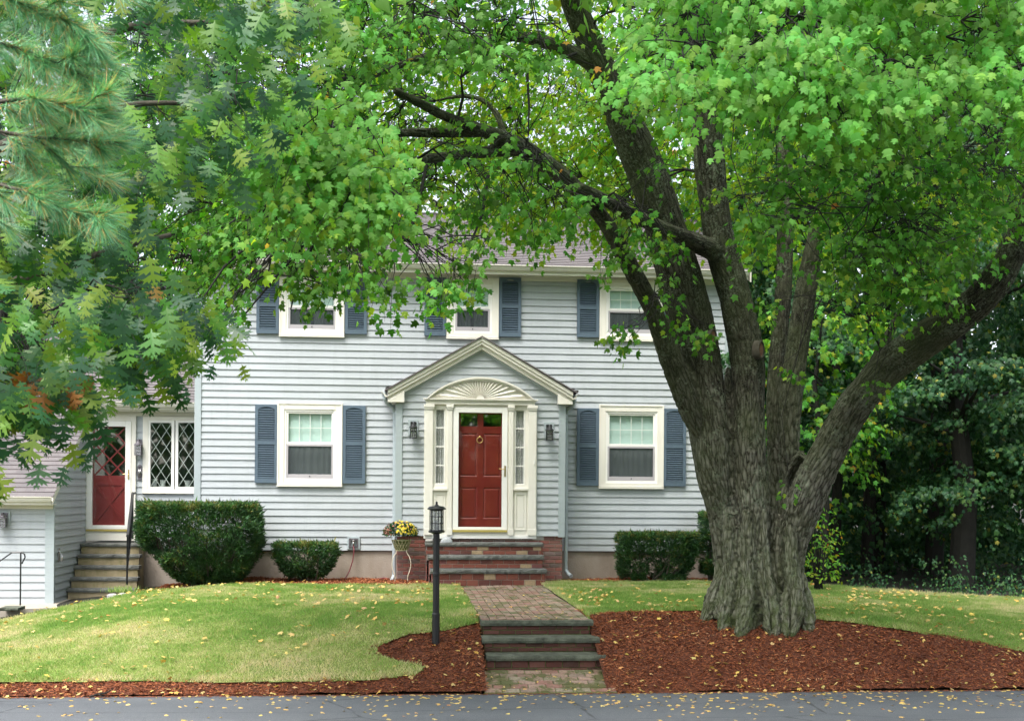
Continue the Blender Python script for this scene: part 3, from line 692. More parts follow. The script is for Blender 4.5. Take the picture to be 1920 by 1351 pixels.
for x in (XL - .3, XR + .28):
    mb = MB()
    mb.add([(x, -.38, RZ0 - .02), (x, RY, RZ1 - .02), (x, 2 * RY + .38, RZ0 - .02), (x, 2 * RY + .38, RZ0 - .2), (x, RY, RZ1 - .2), (x, -.38, RZ0 - .2)] + [(x + .02, -.38, RZ0 - .02), (x + .02, RY, RZ1 - .02), (x + .02, 2 * RY + .38, RZ0 - .02), (x + .02, 2 * RY + .38, RZ0 - .2), (x + .02, RY, RZ1 - .2), (x + .02, -.38, RZ0 - .2)],
           [(0, 1, 4, 5), (1, 2, 3, 4), (6, 11, 10, 7), (7, 10, 9, 8), (0, 5, 11, 6), (5, 4, 10, 11), (4, 3, 9, 10)])
    build('gable_trim', mb, M['cream'], HB)
for x in (XL, XR): mb = MB(); mb.add([(x, 0, ZE), (x, 8, ZE), (x, RY, RZ1 - .1)], [(0, 1, 2)]); build('gable', mb, M['siding'], HB)

def gquad(mb, a, b, c, d, y): mb.add([(a, y, c), (b, y, c), (b, y, d), (a, y, d)], [(0, 1, 2, 3)])
def curtain(mb, x0, x1, z0, z1, y, amp=.02, per=.09, n=None):
    n = n or int((x1 - x0) / .012); vs = []; ph = random.uniform(0, 6)
    for i in range(n + 1):
        x = x0 + (x1 - x0) * i / n; yy = y + amp * math.sin(x / per * 6.28 + ph + 1.3 * math.sin(x * 9)); vs += [(x, yy, z0), (x, yy * 1 + .0, z1)]
    mb.add(vs, [(2 * i, 2 * i + 2, 2 * i + 3, 2 * i + 1) for i in range(n)])
def window(name, x0, x1, z0, z1, upper):
    w = thing('window', name, 'window')
    del w['category']; del w['label']; w['label'] = name
    w.parent = HB
    cw = .125; mb = MB(); mb.frame(x0, x1, z0, z1, cw, -.06, .03, .125, .11); mb.box(x0 - .006, x1 + .006, -.072, -.0615, z0 - .0, z0 + .022)
    mb.frame(x0 + .0, x1 - .0, z0 + .024, z1, .03, -.072, -.0615)
    build('casing', mb, M['cream'], w, bevel=.004)
    a, b, c, d = x0 + cw, x1 - cw, z0 + .11, z1 - .125; mb = MB(); mb.frame(a - .012, b + .012, c - .012, d + .012, .05, -.045, .03); build('frame', mb, M['white'], w, bevel=.003)
    a += .038; b -= .038; c += .038; d -= .038; mz = c + (d - c) * .525
    mb = MB(); mb.frame(a, b, mz - .015, d, .035, -.03, .0, .035, .045); build('upper_sash', mb, M['white'], w, bevel=.003)
    mb = MB(); mb.frame(a, b, c - .005, mz - .02, .035, -.038, .01, .03, .085); build('lower_sash', mb, M['screenframe'], w, bevel=.003)
    mb = MB()
    n = 4 if (b - a) > .6 else 3
    for i in range(1, n): x = a + .035 + (b - a - .07) * i / n; mb.box(x - .006, x + .006, -.006, .0, mz + .03, d - .035)
    z = (mz + .03 + d - .035) / 2; mb.box(a + .035, b - .035, -.0045, -.001, z - .006, z + .006); build('muntin', mb, M['white'], w)
    mb = MB(); gquad(mb, a + .03, b - .03, mz + .02, d - .03, -.012); build('pane', mb, M['glass'], w)
    mb = MB(); gquad(mb, a + .03, b - .03, c + .06, mz - .03, .014); build('pane', mb, M['glass'], w)
    mb = MB(); mb.add([(a + .03, -.022, c + .07), (b - .03, -.022, c + .07), (b - .03, -.022, mz - .04), (a + .03, -.022, mz - .04)], [(0, 1, 2, 3)]); build('insect_screen', mb, M['screen'], w)
    mb = MB(); x = (a + b) / 2; mb.box(x - .008, x + .008, -.05, -.038, c + .03, c + .055); build('latch', mb, M['black'], w)
    mb = MB(); mb.box(a - .02, b + .02, .045, .048, mz - .0, d + .05); build('window_shade', mb, M['shade'], w)
    mb = MB()
    if upper: curtain(mb, a - .03, (a + b) / 2 - .03, c - .1, mz, .12, .01); curtain(mb, (a + b) / 2 + .03, b + .03, c - .1, mz, .12, .01)
    else: curtain(mb, a - .03, b + .03, c - .1, mz, .10, .008, .11)
    build('curtain', mb, M['curtain'], w)
    return w
for k, v in WR.items(): window('white window at the %s of the front wall' % k.replace(' ', ' '), *v, 'upper' in k)
for o in list(bpy.data.objects):
    if o.name.startswith('window') and o.type == 'EMPTY': pass

def shutter(a, b, c, d, arch=True):
    x0, x1, z0, z1 = rect(a, b, c, d, -.05); w = x1 - x0; mb = MB(); st = .055
    y0, y1 = -.062, -.022
    mb.box(x0, x0 + st, y0, y1, z0, z1); mb.box(x1 - st, x1, y0, y1, z0, z1)
    h = z1 - z0; mz = z0 + h * .515
    mb.box(x0 + st, x1 - st, y0, y1, z0, z0 + .085); mb.box(x0 + st, x1 - st, y0, y1, mz - .035, mz + .035)
    mb.box(x0 + st, x1 - st, y1 - .002, y1, z0, z1)
    # arched head
    n = 8; P = [(x1 - st, z1)] + [(x0 + st, z1)]; ins = []
    for i in range(n + 1):
        u = i / n; ins.append((x0 + st + (w - 2 * st) * u, z1 - .085 + .045 * math.sin(u * math.pi)))
    mb.prism([(x0 + st, z1)] + ins + [(x1 - st, z1)], y0, y1)
    for lo, hi in ((z0 + .09, mz - .04), (mz + .04, z1 - .06)):
        k = int((hi - lo) / .040)
        for i in range(k):
            z = lo + (hi - lo) * (i + .5) / k
            mb.add([(x0 + st, y0 + .003, z - .016), (x1 - st, y0 + .003, z - .016), (x1 - st, y1 - .004, z + .008), (x0 + st, y1 - .004, z + .008),
                    (x0 + st, y0 + .003, z - .008), (x1 - st, y0 + .003, z - .008), (x1 - st, y1 - .004, z + .016), (x0 + st, y1 - .004, z + .016)],
                   [(0, 3, 2, 1), (4, 5, 6, 7), (0, 1, 5, 4)])
    build('shutter', mb, M['shutter'], HB)
for s in [(478, 520.5, 758, 905), (642.5, 685, 760, 906), (1081.5, 1123, 765, 910), (1244, 1286, 766, 911), (481, 523, 540, 625), (647, 688, 545, 626), (796, 836, 520, 629), (936, 977, 521, 631), (1082, 1123.5, 524, 632), (1244, 1285, 525, 633)]:
    s = list(s)
    if s[3] < 700: s[2] = 520 if s[0] < 1000 else 524
    shutter(*s)

# ---- entry bay
ZB = U(900, 1004, PY)[2]
ZG = U(900, 745, PY)[2]; ZP = U(900, 645, PY)[2]; XC = (PX0 + PX1) / 2
EX0 = U(727, 745, PY - .12)[0]; EX1 = U(1074, 748, PY - .12)[0]
slope = (ZP - ZG) / (XC - EX0)
SR = rect(795, 1006.5, 752, 1003, PY - .03)      # door surround
def glim(z): 
    if z <= ZG: return (PX0, PX1)
    dx = (z - ZG) / slope; return (max(PX0, EX0 + dx), min(PX1, EX1 - dx))
def bayops(z): return
mb = MB(); ops = [(SR[0] + .03, SR[1] - .03, 0, SR[3])]
lap(mb, lambda u, o, v: (u, PY - o, v), glim, ZB, ZP, ops); build('wall', mb, M['siding'], HB)
mb = MB()
for X, sg in ((PX0, -1), (PX1, 1)):
    lap(mb, (lambda u, o, v, X=X, sg=sg: (X + sg * o, u, v)) if sg > 0 else (lambda u, o, v, X=X: (X - o, PY - u, v)), (lambda z: (PY, 0)) if sg > 0 else (lambda z: (PY, 0)), ZB, ZG + .05)
    build('wall', mb, M['siding'], HB); mb = MB()
mb = MB(); mb.box(PX0 - .02, PX0 + .105, PY - .03, PY + .08, ZB - .02, ZG + .05); build('corner_board', mb, M['corner'], HB, bevel=.004)
mb = MB(); mb.box(PX1 - .105, PX1 + .02, PY - .03, PY + .08, ZB - .02, ZG + .05); build('corner_board', mb, M['corner'], HB, bevel=.004)
# rake boards
def rakepoly(off0, off1, xl, xr):
    # band between roof line offset off0 (upper) and off1 (lower), in z
    return [(xl, ZG + slope * (xl - EX0) - off1 + .0), (XC, ZP - off1), (xr, ZG + slope * (EX1 - xr) - off1), (xr, ZG + slope * (EX1 - xr) - off0), (XC, ZP - off0), (xl, ZG + slope * (xl - EX0) - off0)]
mb = MB(); top = -.11
for (o0, o1, y) in ((top, top + .07, PY - .16), (top + .07, top + .13, PY - .14), (top + .13, top + .21, PY - .10)):
    pl = rakepoly(o0, o1, EX0, EX1)
    mb.prism([pl[0], pl[1], pl[4], pl[5]], y, PY + .0); mb.prism([pl[1], pl[2], pl[3], pl[4]], y, PY + .0)
build('rake_board', mb, M['cream'], HB, bevel=.004)
mb = MB(); pl = rakepoly(top + .21, top + .25, PX0 + .05, PX1 - .05); mb.prism([pl[0], pl[1], pl[4], pl[5]], PY - .03, PY); mb.prism([pl[1], pl[2], pl[3], pl[4]], PY - .03, PY)
build('rake_trim', mb, M['corner'], HB)
# cornice returns
for (a, b) in ((EX0, PX0 + .135), (PX1 - .135, EX1)):
    mb = MB(); z1 = ZG + .06; z0 = ZG - .11
    s_ = 1 if a == EX0 else -1
    if s_ > 0: mb.prism([(a + .0, z0 + .0), (b, z0), (b, ZG + slope * (b - EX0) - top - .19), (a, ZG - top - .19 + .0)], PY - .125, PY - .031)
    else: mb.prism([(a, z0), (b, z0), (b, ZG - top - .19), (a, ZG + slope * (EX1 - a) - top - .19)], PY - .125, PY - .031)
    mb.box(a, b, PY - .03, -.02, z0 - .0, z0 + .02)
    build('cornice_return', mb, M['cream'], HB, bevel=.003)
# entry roof (two planes running back to the wall)
mb = MB()
for sg in (-1, 1):
    L = math.hypot(XC - EX0 + .05, ZP - ZG + .05 * slope); cx_, sz_ = (XC - EX0 + .05) / L, (ZP - ZG + .05 * slope) / L
    def plc(u, o, v, sg=sg): return (XC + sg * (XC - EX0 + .05) - sg * v * cx_ + sg * o * sz_, u if sg > 0 else -.2 + PY - u, ZG - .05 * slope - top + .004 + v * sz_ + o * cx_)
    lap(mb, plc, lambda z: (PY - .18, -.02), 0, L, (), .14, .012)
    a = plc(0, 0, 0); 
    x0 = XC + sg * (XC - EX0 + .05); z0 = ZG - .05 * slope - top + .004
    P = [(x0, z0 - .003), (XC, ZP - top + .001), (XC, ZP - top + .022), (x0 + sg * .006, z0 + .02)]
    if sg > 0: P = P[::-1]
    mb.prism(P, PY - .186, PY - .182)
eroof = build('entry_roof', mb, M['shingle'], HB, attrs=True)
mb = MB()
for sg in (-1, 1):
    x0 = XC + sg * (XC - EX0 + .06); z0 = ZG - .05 * slope - top
    for i in range(5): x = x0 - sg * random.uniform(0, .09); z = z0 + .03 + abs(x - x0) * slope; mb.box(x - .02, x + .02, PY - .19 + random.uniform(0, .1), PY - .06, z - .01, z + random.uniform(.01, .03))
    tag(build('leaf_debris', mb, M['darkshingle'], eroof), kind='stuff'); mb = MB()
# side gutters of the entry (K profile along y)
for sg, X in ((-1, EX0), (1, EX1)):
    P = [(0, -.10), (.045, -.10), (.07, -.06), (.07, -.045), (.115, -.012), (.115, 0), (.1, 0), (.1, -.015), (0, -.09)]
    mb = MB(); n = len(P); zt = ZG - top - .03; vs = [(X + sg * a, PY - .15, zt + b) for a, b in P] + [(X + sg * a, -.02, zt + b) for a, b in P]
    mb.add(vs, [(i, i + n, (i + 1) % n + n, (i + 1) % n) for i in range(n)] + [tuple(range(n)), tuple(range(2 * n - 1, n - 1, -1))]); build('gutter', mb, M['gutter'], HB)
def spout(pts, name='downspout'):
    mb = MB(); mb.tube(pts, .037, 8); build(name, mb, M['downspout'], HB, smooth=False, bevel=0)
def sp(l): return [tuple(U(a, b, y)) for a, b, y in l]
spout(sp([(721, 735, -.55), (722, 748, -.55), (727, 756, -.5), (736, 763, -.42), (740.5, 772, -.38), (740.5, 790, -.38), (740, 900, -.38), (739, 1060, -.38), (739, 1078, -.38), (735, 1087, -.45), (726, 1094, -.55)]))
spout(sp([(1077, 740, -.55), (1077, 752, -.55), (1073, 760, -.5), (1064, 767, -.42), (1061, 776, -.38), (1061, 800, -.38), (1061, 950, -.38), (1060.5, 1058, -.38), (1061, 1068, -.38), (1065, 1075, -.45), (1071, 1079, -.55)]))
# brick base of the entry
zt = ZB - .0
mb = MB(); mb.box(PX0 + .03, PX1 - .03, PY + .03, -.0, -.5, zt - .0); base = build('brick_base', mb, M['mortar'], HB)
mb = MB(); bricks(mb, PX0 + .02, PX1 - .02, -.12, zt - .002, .205, .072, .012, lambda u, o, v: (u, PY + .03 - o, v), .014)
bricks(mb, PY + .04, 0, -.12, zt, .205, .072, .012, lambda u, o, v: (PX1 - .03 + o, u, v), .012); bricks(mb, PY + .04, 0, -.12, zt, .205, .072, .012, lambda u, o, v: (PX0 + .03 - o, u, v), .012)
build('brickwork', mb, M['brickbase'], base, attrs=True)
# ---- door surround
def R2(a, b, c, d, Y=PY - .05): return rect(a, b, c, d, Y)
sur = bpy.data.objects.new('door_surround', None); COL.objects.link(sur); sur.parent = HB
Y1 = PY + .02
mb = MB()
x0, x1, z0, z1 = R2(795, 1006.5, 759, 1003)
# backing around openings
dx0, dx1, dz0, dz1 = R2(849, 951.5, 764, 998)
lx0, lx1, lz0, lz1 = R2(815.5, 834.5, 766, 907); qx0, qx1, _, _ = R2(965.5, 984.5, 766, 907)
yb = PY - .045
mb.box(x0, lx0, yb, Y1, z0, z1); mb.box(lx1, dx0, yb, Y1, z0, z1); mb.box(dx1, qx0, yb, Y1, z0, z1); mb.box(qx1, x1, yb, Y1, z0, z1)
mb.box(lx0, lx1, yb, Y1, z0, lz0); mb.box(lx0, lx1, yb, Y1, lz1, z1); mb.box(qx0, qx1, yb, Y1, z0, lz0); mb.box(qx0, qx1, yb, Y1, lz1, z1); mb.box(dx0, dx1, yb, Y1, dz1, z1)
mb.box(dx0, dx1, yb, Y1, z0, dz0 + .011); build('surround_panel', mb, M['cream'], sur)
for (a, b) in ((796.5, 811.5), (838.5, 847.5), (953.5, 962), (990, 1005)):
    p0, p1, _, _ = R2(a, b, 760, 1000); mb = MB(); mb.box(p0, p1, yb - .035, yb - .001, z0 + .0, z1 - .09); mb.box(p0 - .012, p1 + .012, yb - .05, yb - .001, z1 - .088, z1 - .055); mb.box(p0 - .022, p1 + .022, yb - .06, yb - .001, z1 - .053, z1)
    mb.box(p0 - .01, p1 + .01, yb - .045, yb - .036, z0 + .002, z0 + .12); build('pilaster', mb, M['cream'], sur, bevel=.004)
# panels below the sidelights
for (a, b) in ((811.5, 838), (962.5, 989.5)):
    p0, p1, q0, q1 = R2(a, b, 918, 1000); mb = MB(); mb.box(p0, p1, yb - .05, yb - .001, q1 - .01, q1 + .03)
    mb.frame(p0 + .025, p1 - .025, q0 + .06, q1 - .06, .03, yb - .012, yb - .001); mb.box(p0 + .075, p1 - .075, yb - .008, yb - .001, q0 + .12, q1 - .12); build('panel', mb, M['cream'], sur, bevel=.004)
# entablature
mb = MB(); e0, e1_, g0, g1 = R2(793.5, 1008, 748, 759)
mb.box(e0, e1_, yb - .08, yb, g1 - .022, g1); mb.box(e0 + .03, e1_ - .03, yb - .06, yb, g1 - .05, g1 - .024); mb.box(e0 + .05, e1_ - .05, yb - .045, yb, z1 + .001, g1 - .052); build('entablature', mb, M['cream'], sur, bevel=.004)
# sunburst
a0, a1, s0, s1 = R2(800, 1001, 707, 748); cxs = (a0 + a1) / 2; hw = (a1 - a0) / 2; hh = s1 - s0
Rr = (hw * hw + hh * hh) / (2 * hh); th = math.asin(hw / Rr); N = 40
arc = [(cxs + Rr * math.sin(-th + 2 * th * i / N), s0 + hh - Rr + Rr * math.cos(-th + 2 * th * i / N)) for i in range(N + 1)]
def arcs(k): return [(cxs + (x - cxs) * (1 - k / hw * .9), s0 + (z - s0) * (1 - k / hh)) for x, z in arc]
fan = MB(); fan.prism([(x, z) for x, z in arcs(.04)[::-1]], yb - .03, Y1)
build('fan_board', fan, M['cream'], sur)
mb = MB()
for k0, k1, y in ((0, .035, yb - .09), (.035, .07, yb - .065)):
    A0 = arcs(k0); A1 = arcs(k1)
    for i in range(N): mb.prism([A1[i], A1[i + 1], A0[i + 1], A0[i]], y, yb - .02)
build('fan_moulding', mb, M['cream'], sur)
mb = MB(); K = 19; inner = arcs(.085)
def onarc(ang):
    # ray from centre (cxs, s0) to inner arc
    for i in range(N):
        (xa, za), (xb, zb_) = inner[i], inner[i + 1]
        aa = math.atan2(za - s0, xa - cxs); ab = math.atan2(zb_ - s0, xb - cxs)
        if ab <= ang <= aa: f = (aa - ang) / max(1e-6, aa - ab); return (xa + (xb - xa) * f, za + (zb_ - za) * f)
    return inner[0] if ang > 1.5 else inner[-1]
for i in range(K):
    am = math.pi * (i + .5) / K; da = math.pi / K * .36
    e = onarc(am - da); f = onarc(am + da); c0 = .075
    p = [(cxs + c0 * math.cos(am - da), s0 + .008 + c0 * .8 * math.sin(am - da)), (e[0], max(e[1], s0 + .008)), (f[0], max(f[1], s0 + .008)), (cxs + c0 * math.cos(am + da), s0 + .008 + c0 * .8 * math.sin(am + da))]
    mid = ((e[0] + f[0]) / 2, (e[1] + f[1]) / 2)
    mb.add([(p[0][0], yb - .031, p[0][1]), (p[1][0], yb - .031, p[1][1]), (p[2][0], yb - .031, p[2][1]), (p[3][0], yb - .031, p[3][1]),
            ((p[0][0] + p[3][0]) / 2, yb - .048, (p[0][1] + p[3][1]) / 2), (mid[0], yb - .066, mid[1])], [(0, 1, 5, 4), (4, 5, 2, 3), (0, 4, 3), (1, 2, 5)])
P = [(cxs + .07 * math.cos(math.pi * i / 12), s0 + .004 + .06 * math.sin(math.pi * i / 12)) for i in range(13)]; mb.prism(P, yb - .06, yb - .03)
build('sunburst', mb, M['cream'], sur)
# sidelights
for (a, b) in ((lx0, lx1), (qx0, qx1)):
    s_ = bpy.data.objects.new('sidelight', None); COL.objects.link(s_); s_.parent = HB
    mb = MB(); mb.frame(a + .002, b - .002, lz0, lz1, .018, PY - .03, PY + .01)
    for i in range(1, 4): z = lz0 + (lz1 - lz0) * i / 4; mb.box(a + .02, b - .02, PY - .028, PY - .012, z - .011, z + .011)
    build('frame', mb, M['white'], s_)
    mb = MB(); gquad(mb, a + .01, b - .01, lz0, lz1, PY - .008); build('pane', mb, M['glass'], s_)
    mb = MB(); curtain(mb, a - .01, b + .01, lz0 - .02, lz1 + .02, PY + .04, .012, .045); build('curtain', mb, M['lace'], s_)
# front door
door = bpy.data.objects.new('front_door', None); COL.objects.link(door); door.parent = HB
gx0, gx1, gz0, gz1 = R2(859.5, 941.8, 773.5, 987.5)
mb = MB(); mb.frame(dx0 + .003, dx1 - .003, dz0 + .05, dz1, gx0 - dx0 - .003, yb - .02, PY + .0, dz1 - gz1, gz0 - dz0 - .05); build('storm_frame', mb, M['white'], door, bevel=.005)
mb = MB(); gquad(mb, gx0 - .01, gx1 + .01, gz0 - .01, gz1 + .01, yb); build('storm_glass', mb, M['glass_dark'], door)
mb = MB(); mb.box(dx0, dx1, yb - .04, PY + .06, dz0 + .012, dz0 + .049); build('threshold', mb, M['goldsill'], door)
def doorleaf(mb, x0, x1, z0, z1, y, cells, glassc, t=.04):
    """stiles and rails at y, recessed cells with raised fields"""
    xs_ = sorted({x0, x1} | {v for c in cells + glassc for v in c[:2]}); zs_ = sorted({z0, z1} | {v for c in cells + glassc for v in c[2:]})
    for i in range(len(xs_) - 1):
        for j in range(len(zs_) - 1):
            xm, zm = (xs_[i] + xs_[i + 1]) / 2, (zs_[j] + zs_[j + 1]) / 2
            if not any(c[0] < xm < c[1] and c[2] < zm < c[3] for c in cells + glassc): mb.add([(xs_[i], y, zs_[j]), (xs_[i + 1], y, zs_[j]), (xs_[i + 1], y, zs_[j + 1]), (xs_[i], y, zs_[j + 1])], [(0, 1, 2, 3)])
    for c in cells:
        a, b, e, f = c; d = .014; s = .02; h = .045
        v = [(a, y, e), (b, y, e), (b, y, f), (a, y, f), (a + s, y + d, e + s), (b - s, y + d, e + s), (b - s, y + d, f - s), (a + s, y + d, f - s), (a + h, y + .003, e + h), (b - h, y + .003, e + h), (b - h, y + .003, f - h), (a + h, y + .003, f - h)]
        mb.add(v, [(0, 1, 5, 4), (1, 2, 6, 5), (2, 3, 7, 6), (3, 0, 4, 7), (4, 5, 9, 8), (5, 6, 10, 9), (6, 7, 11, 10), (7, 4, 8, 11), (8, 9, 10, 11)])
yd = PY + .03; ex0, ex1 = gx0 - .04, gx1 + .04; ez0, ez1 = gz0 - .05, gz1 + .03
def zz_(p): return U(900, p, yd)[2]
xm = (gx0 + gx1) / 2 + .0; st = .055
L1, L2 = U(861, 880, yd)[0] + .02, xm - st; R1, R2_ = xm + st, U(941, 880, yd)[0] - .02
cells = [(L1, L2, zz_(893), zz_(812)), (R1, R2_, zz_(893), zz_(812)), (L1, L2, zz_(972), zz_(913)), (R1, R2_, zz_(972), zz_(913))]
gc = [(L1, L2, zz_(799), zz_(776)), (R1, R2_, zz_(799), zz_(776))]
mb = MB(); doorleaf(mb, ex0, ex1, ez0, ez1, yd, cells, gc)
for a, b, c, d in gc: mb.add([(a, yd, c), (b, yd, c), (b, yd + .02, c), (a, yd + .02, c)], [(0, 1, 2, 3)])
build('door_leaf', mb, M['red'], door)
mb = MB()
for a, b, c, d in gc: gquad(mb, a, b, c, d, yd + .013)
build('door_lite', mb, M['glass_lat'], door)
kn = U(899.5, 824, yd - .02)
mb = MB(); mb.tube([kn + np.array([.052 * math.sin(i * math.pi / 8), -.012, .052 * math.cos(i * math.pi / 8) - .005]) for i in range(17)], .0085, 8);
mb.tube([kn + (0, .02, .055), kn + (0, -.02, .055)], .016, 10); build('knocker', mb, M['brass'], door, smooth=True)
hp = U(947, 882, yb - .03)
mb = MB(); mb.box(hp[0] - .014, hp[0] + .014, hp[1] + .004, hp[1] + .012, hp[2] - .11, hp[2] + .09); mb.tube([hp + (0, 0, .03), hp + (0, -.04, .03), hp + (-.04, -.045, .028), hp + (-.11, -.045, .035)], .007, 6); build('door_handle', mb, M['brass'], door)
# threshold board and landing wall
mb = MB(); mb.box(x0 - .0, x1 + .0, yb - .01, PY + .1, z0 - .06, z0 - .001); build('sill_board', mb, M['white'], HB, bevel=.003)
# doorbell
b_ = U(1002, 866, yb - .036); mb = MB(); mb.box(b_[0] - .013, b_[0] + .013, b_[1] - .012, b_[1] - .0, b_[2] - .035, b_[2] + .035); build('doorbell', mb, M['white'], HB, bevel=.003)

# ---- front steps
st_ = thing('brick_steps', 'three brick and bluestone steps up to the red front door', 'steps', (XC, -1.2, 0))
rows = [(797, 1018.5, 1017, 1024, -1.02), (802, 1020.5, 1041, 1049, -1.32), (807, 1026, 1067, 1075, -1.62)]
for i, (a, b, c, d, y) in enumerate(rows):
    xa, xb, za, zb = rect(a, b, c, d, y); mb = MB(); slab(mb, xa, xb, y, y + (.36 if i else .43), za, zb, .007); build('tread', mb, M['bluestone'], st_)
    zl = rect(*rows[i + 1][:4], rows[i + 1][4])[3] if i < 2 else -.03; yb2 = y + .035
    mb = MB(); mb.box(xa + .035, xb - .035, yb2 + .012, yb2 + .4, zl - .1, za - .001); build('mortar', mb, M['mortar'], st_)
    mb = MB(); bricks(mb, xa + .03, xb - .03, zl, za, .2, (za - zl) / 2, .009, lambda u, o, v: (u, yb2 + .012 - o, v), .012, .001); build('riser', mb, M['brick'], st_, attrs=True)
    mb = MB(); bricks(mb, yb2 + .01, yb2 + (.30 if i else .40), -.1, za - .003, .2, .068, .01, lambda u, o, v: (xa + .035 - o, u, v), .012)
    build('side', mb, M['brickbase'], st_, attrs=True); mb = MB()
    bricks(mb, yb2 + .01, yb2 + (.30 if i else .40), -.1, za - .003, .2, .068, .01, lambda u, o, v: (xb - .035 + o, u, v), .012); build('side', mb, M['brickbase'], st_, attrs=True)
topz = rect(*rows[0][:4], -1.02)[3]
# stone ornament on the top tread
c = U(838, 1017, -.85); c[2] = topz
orn = thing('stone_ornament', 'small grey rounded stone animal ornament with upturned tail on the top step', 'ornament', tuple(c))
mb = MB(); n = 14
prof = [(-.115, .005, .02), (-.10, .05, .05), (-.06, .085, .06), (0, .10, .062), (.05, .088, .055), (.085, .05, .04), (.10, .02, .02)]
vs = []; fs = []
for (x, h, w) in prof:
    for j in range(n):
        a = math.pi * j / (n - 1); vs.append((c[0] + x, c[1] - w * math.cos(a), c[2] + h * math.sin(a)))
for i in range(len(prof) - 1):
    for j in range(n - 1): fs.append((i * n + j, (i + 1) * n + j, (i + 1) * n + j + 1, i * n + j + 1))
fs += [tuple(range(n)), tuple(range(len(vs) - 1, len(vs) - n - 1, -1))]
mb.add(vs, fs); build('ornament_body', mb, M['ornament'], orn, smooth=True)
mb = MB(); mb.tube([c + (.06, 0, .075), c + (.085, 0, .10), (c[0] + .105, c[1], c[2] + .122)], [.016, .013, .009], 8); build('ornament_tail', mb, M['ornament'], orn, smooth=True)
mb = MB(); mb.lathe(0, 0, [(.001, 0), (.002, 0)], 3) if 0 else mb.tube([c + (-.01, -.058, .06), c + (-.01, -.068, .06)], .008, 8); build('ornament_eye', mb, M['white'], orn)
# small stone frog / block at left end of the top tread
c = U(802, 1016, -.95); c[2] = topz
mb = MB(); slab(mb, c[0] - .04, c[0] + .09, c[1] - .05, c[1] + .05, c[2], c[2] + .06, .008, 4); tag(build('stone', mb, M['greystone'], smooth=True), 'pale rough stone on the left end of the top step', 'stone')

# ---- left wing
WY = .5; GY = -1.6
GX = U(100, 1000, GY)[0]
zGe = U(60, 915, GY)[2]; zBe = U(260, 760, WY - .3)[2]
wz0 = U(300, 1040, WY)[2] - .6
dr = rect(152, 255, 779, 1013, WY - .03); wn = rect(268, 372, 779, 925, WY - .03)
mb = MB(); ops = [(dr[0] + .03, dr[1] - .03, dr[2] - 1, dr[3] - .03), (wn[0] + .03, XL + .01, wn[2] + .03, wn[3] - .03)]
lap(mb, lambda u, o, v: (u, WY - o, v), lambda z: (GX, XL), ZS, zBe + .1, ops, .127); build('wing_wall', mb, M['siding'], HB)
mb = MB(); mb.box(GX, XL + .02, WY + .01, WY + .4, -.7, ZS); mb.box(XL, XL + .02, .02, WY + .02, -.7, ZS - .002); build('foundation', mb, M['foundation'], HB)
mb = MB(); gsl = math.hypot(1, 1)
zU = U(155, 776, WY)[2]; gs = (zU - zGe) / (WY - GY)
def slim(z): return (GY if z < zGe else min(WY, GY + (z - zGe) / gs), WY)
zb0 = -.62
lap(mb, lambda u, o, v: (GX + o, u, v), slim, zb0, zU, (), .127); build('wing_wall', mb, M['siding'], HB)
mb = MB(); lap(mb, lambda u, o, v: (u, GY - o, v), lambda z: (-13, GX), zb0 - .1, zGe, (), .127); build('wing_wall', mb, M['siding'], HB)
mb = MB(); mb.box(GX - .125, GX + .02, GY - .03, GY + .0, zb0 - .05, zGe); mb.box(GX - .0, GX + .02, GY, GY + .05, zb0 - .05, zGe); build('corner_board', mb, M['corner'], HB)
mb = MB(); mb.box(-13, -12.98, GY, 6, zb0, 4); mb.box(-13, XL, 6, 6.02, zb0, 4); mb.box(GX, XL, WY + 1.4, WY + 1.42, 0, 4); mb.box(GX, XL, WY + .02, WY + 1.4, dr[2] - .1, dr[2] - .05); build('interior_wall', mb, M['interior'], HB)
# garage roof
v1 = (3.2 - GY + .25); sl = math.hypot(v1, v1 * gs); c_, s_ = v1 / sl, v1 * gs / sl; ze = zGe + .02 - .25 * gs
mb = MB(); lap(mb, lambda u, o, v: (u, GY - .25 + v * c_ - o * s_, ze + v * s_ + o * c_), lambda z: (-13.1, GX + .06), 0, sl, (), .14, .012)
groof = build('wing_roof', mb, M['shingle'], HB, attrs=True)
mb = MB(); t0 = np.array([GX + .03, GY - .25, ze]); t1 = np.array([GX + .03, WY + .02, ze + (WY + .02 - GY + .25) * gs])
mb.add([t0 + (0, 0, -.02), t1 + (0, 0, -.02), t1 + (0, 0, -.12), t0 + (0, 0, -.12), t0 + (.03, 0, -.005), t1 + (.03, 0, -.005), t1 + (.03, 0, -.12), t0 + (.03, 0, -.12)], [(4, 7, 6, 5), (0, 4, 5, 1), (3, 2, 6, 7), (0, 3, 7, 4)]); build('rake_trim', mb, M['cream'], groof)
mb = MB(); gutter(mb, -13, GX + .05, GY - .25, ze + .01); mb.box(-13, GX + .05, GY - .25, GY - .0, ze - .13, ze - .11); mb.box(-13, GX + .04, GY - .25, GY - .23, ze - .11, ze - .0); mb.box(-13, GX - .0, GY - .04, GY - .001, ze - .20, ze - .13); build('gutter', mb, M['cream'], HB)
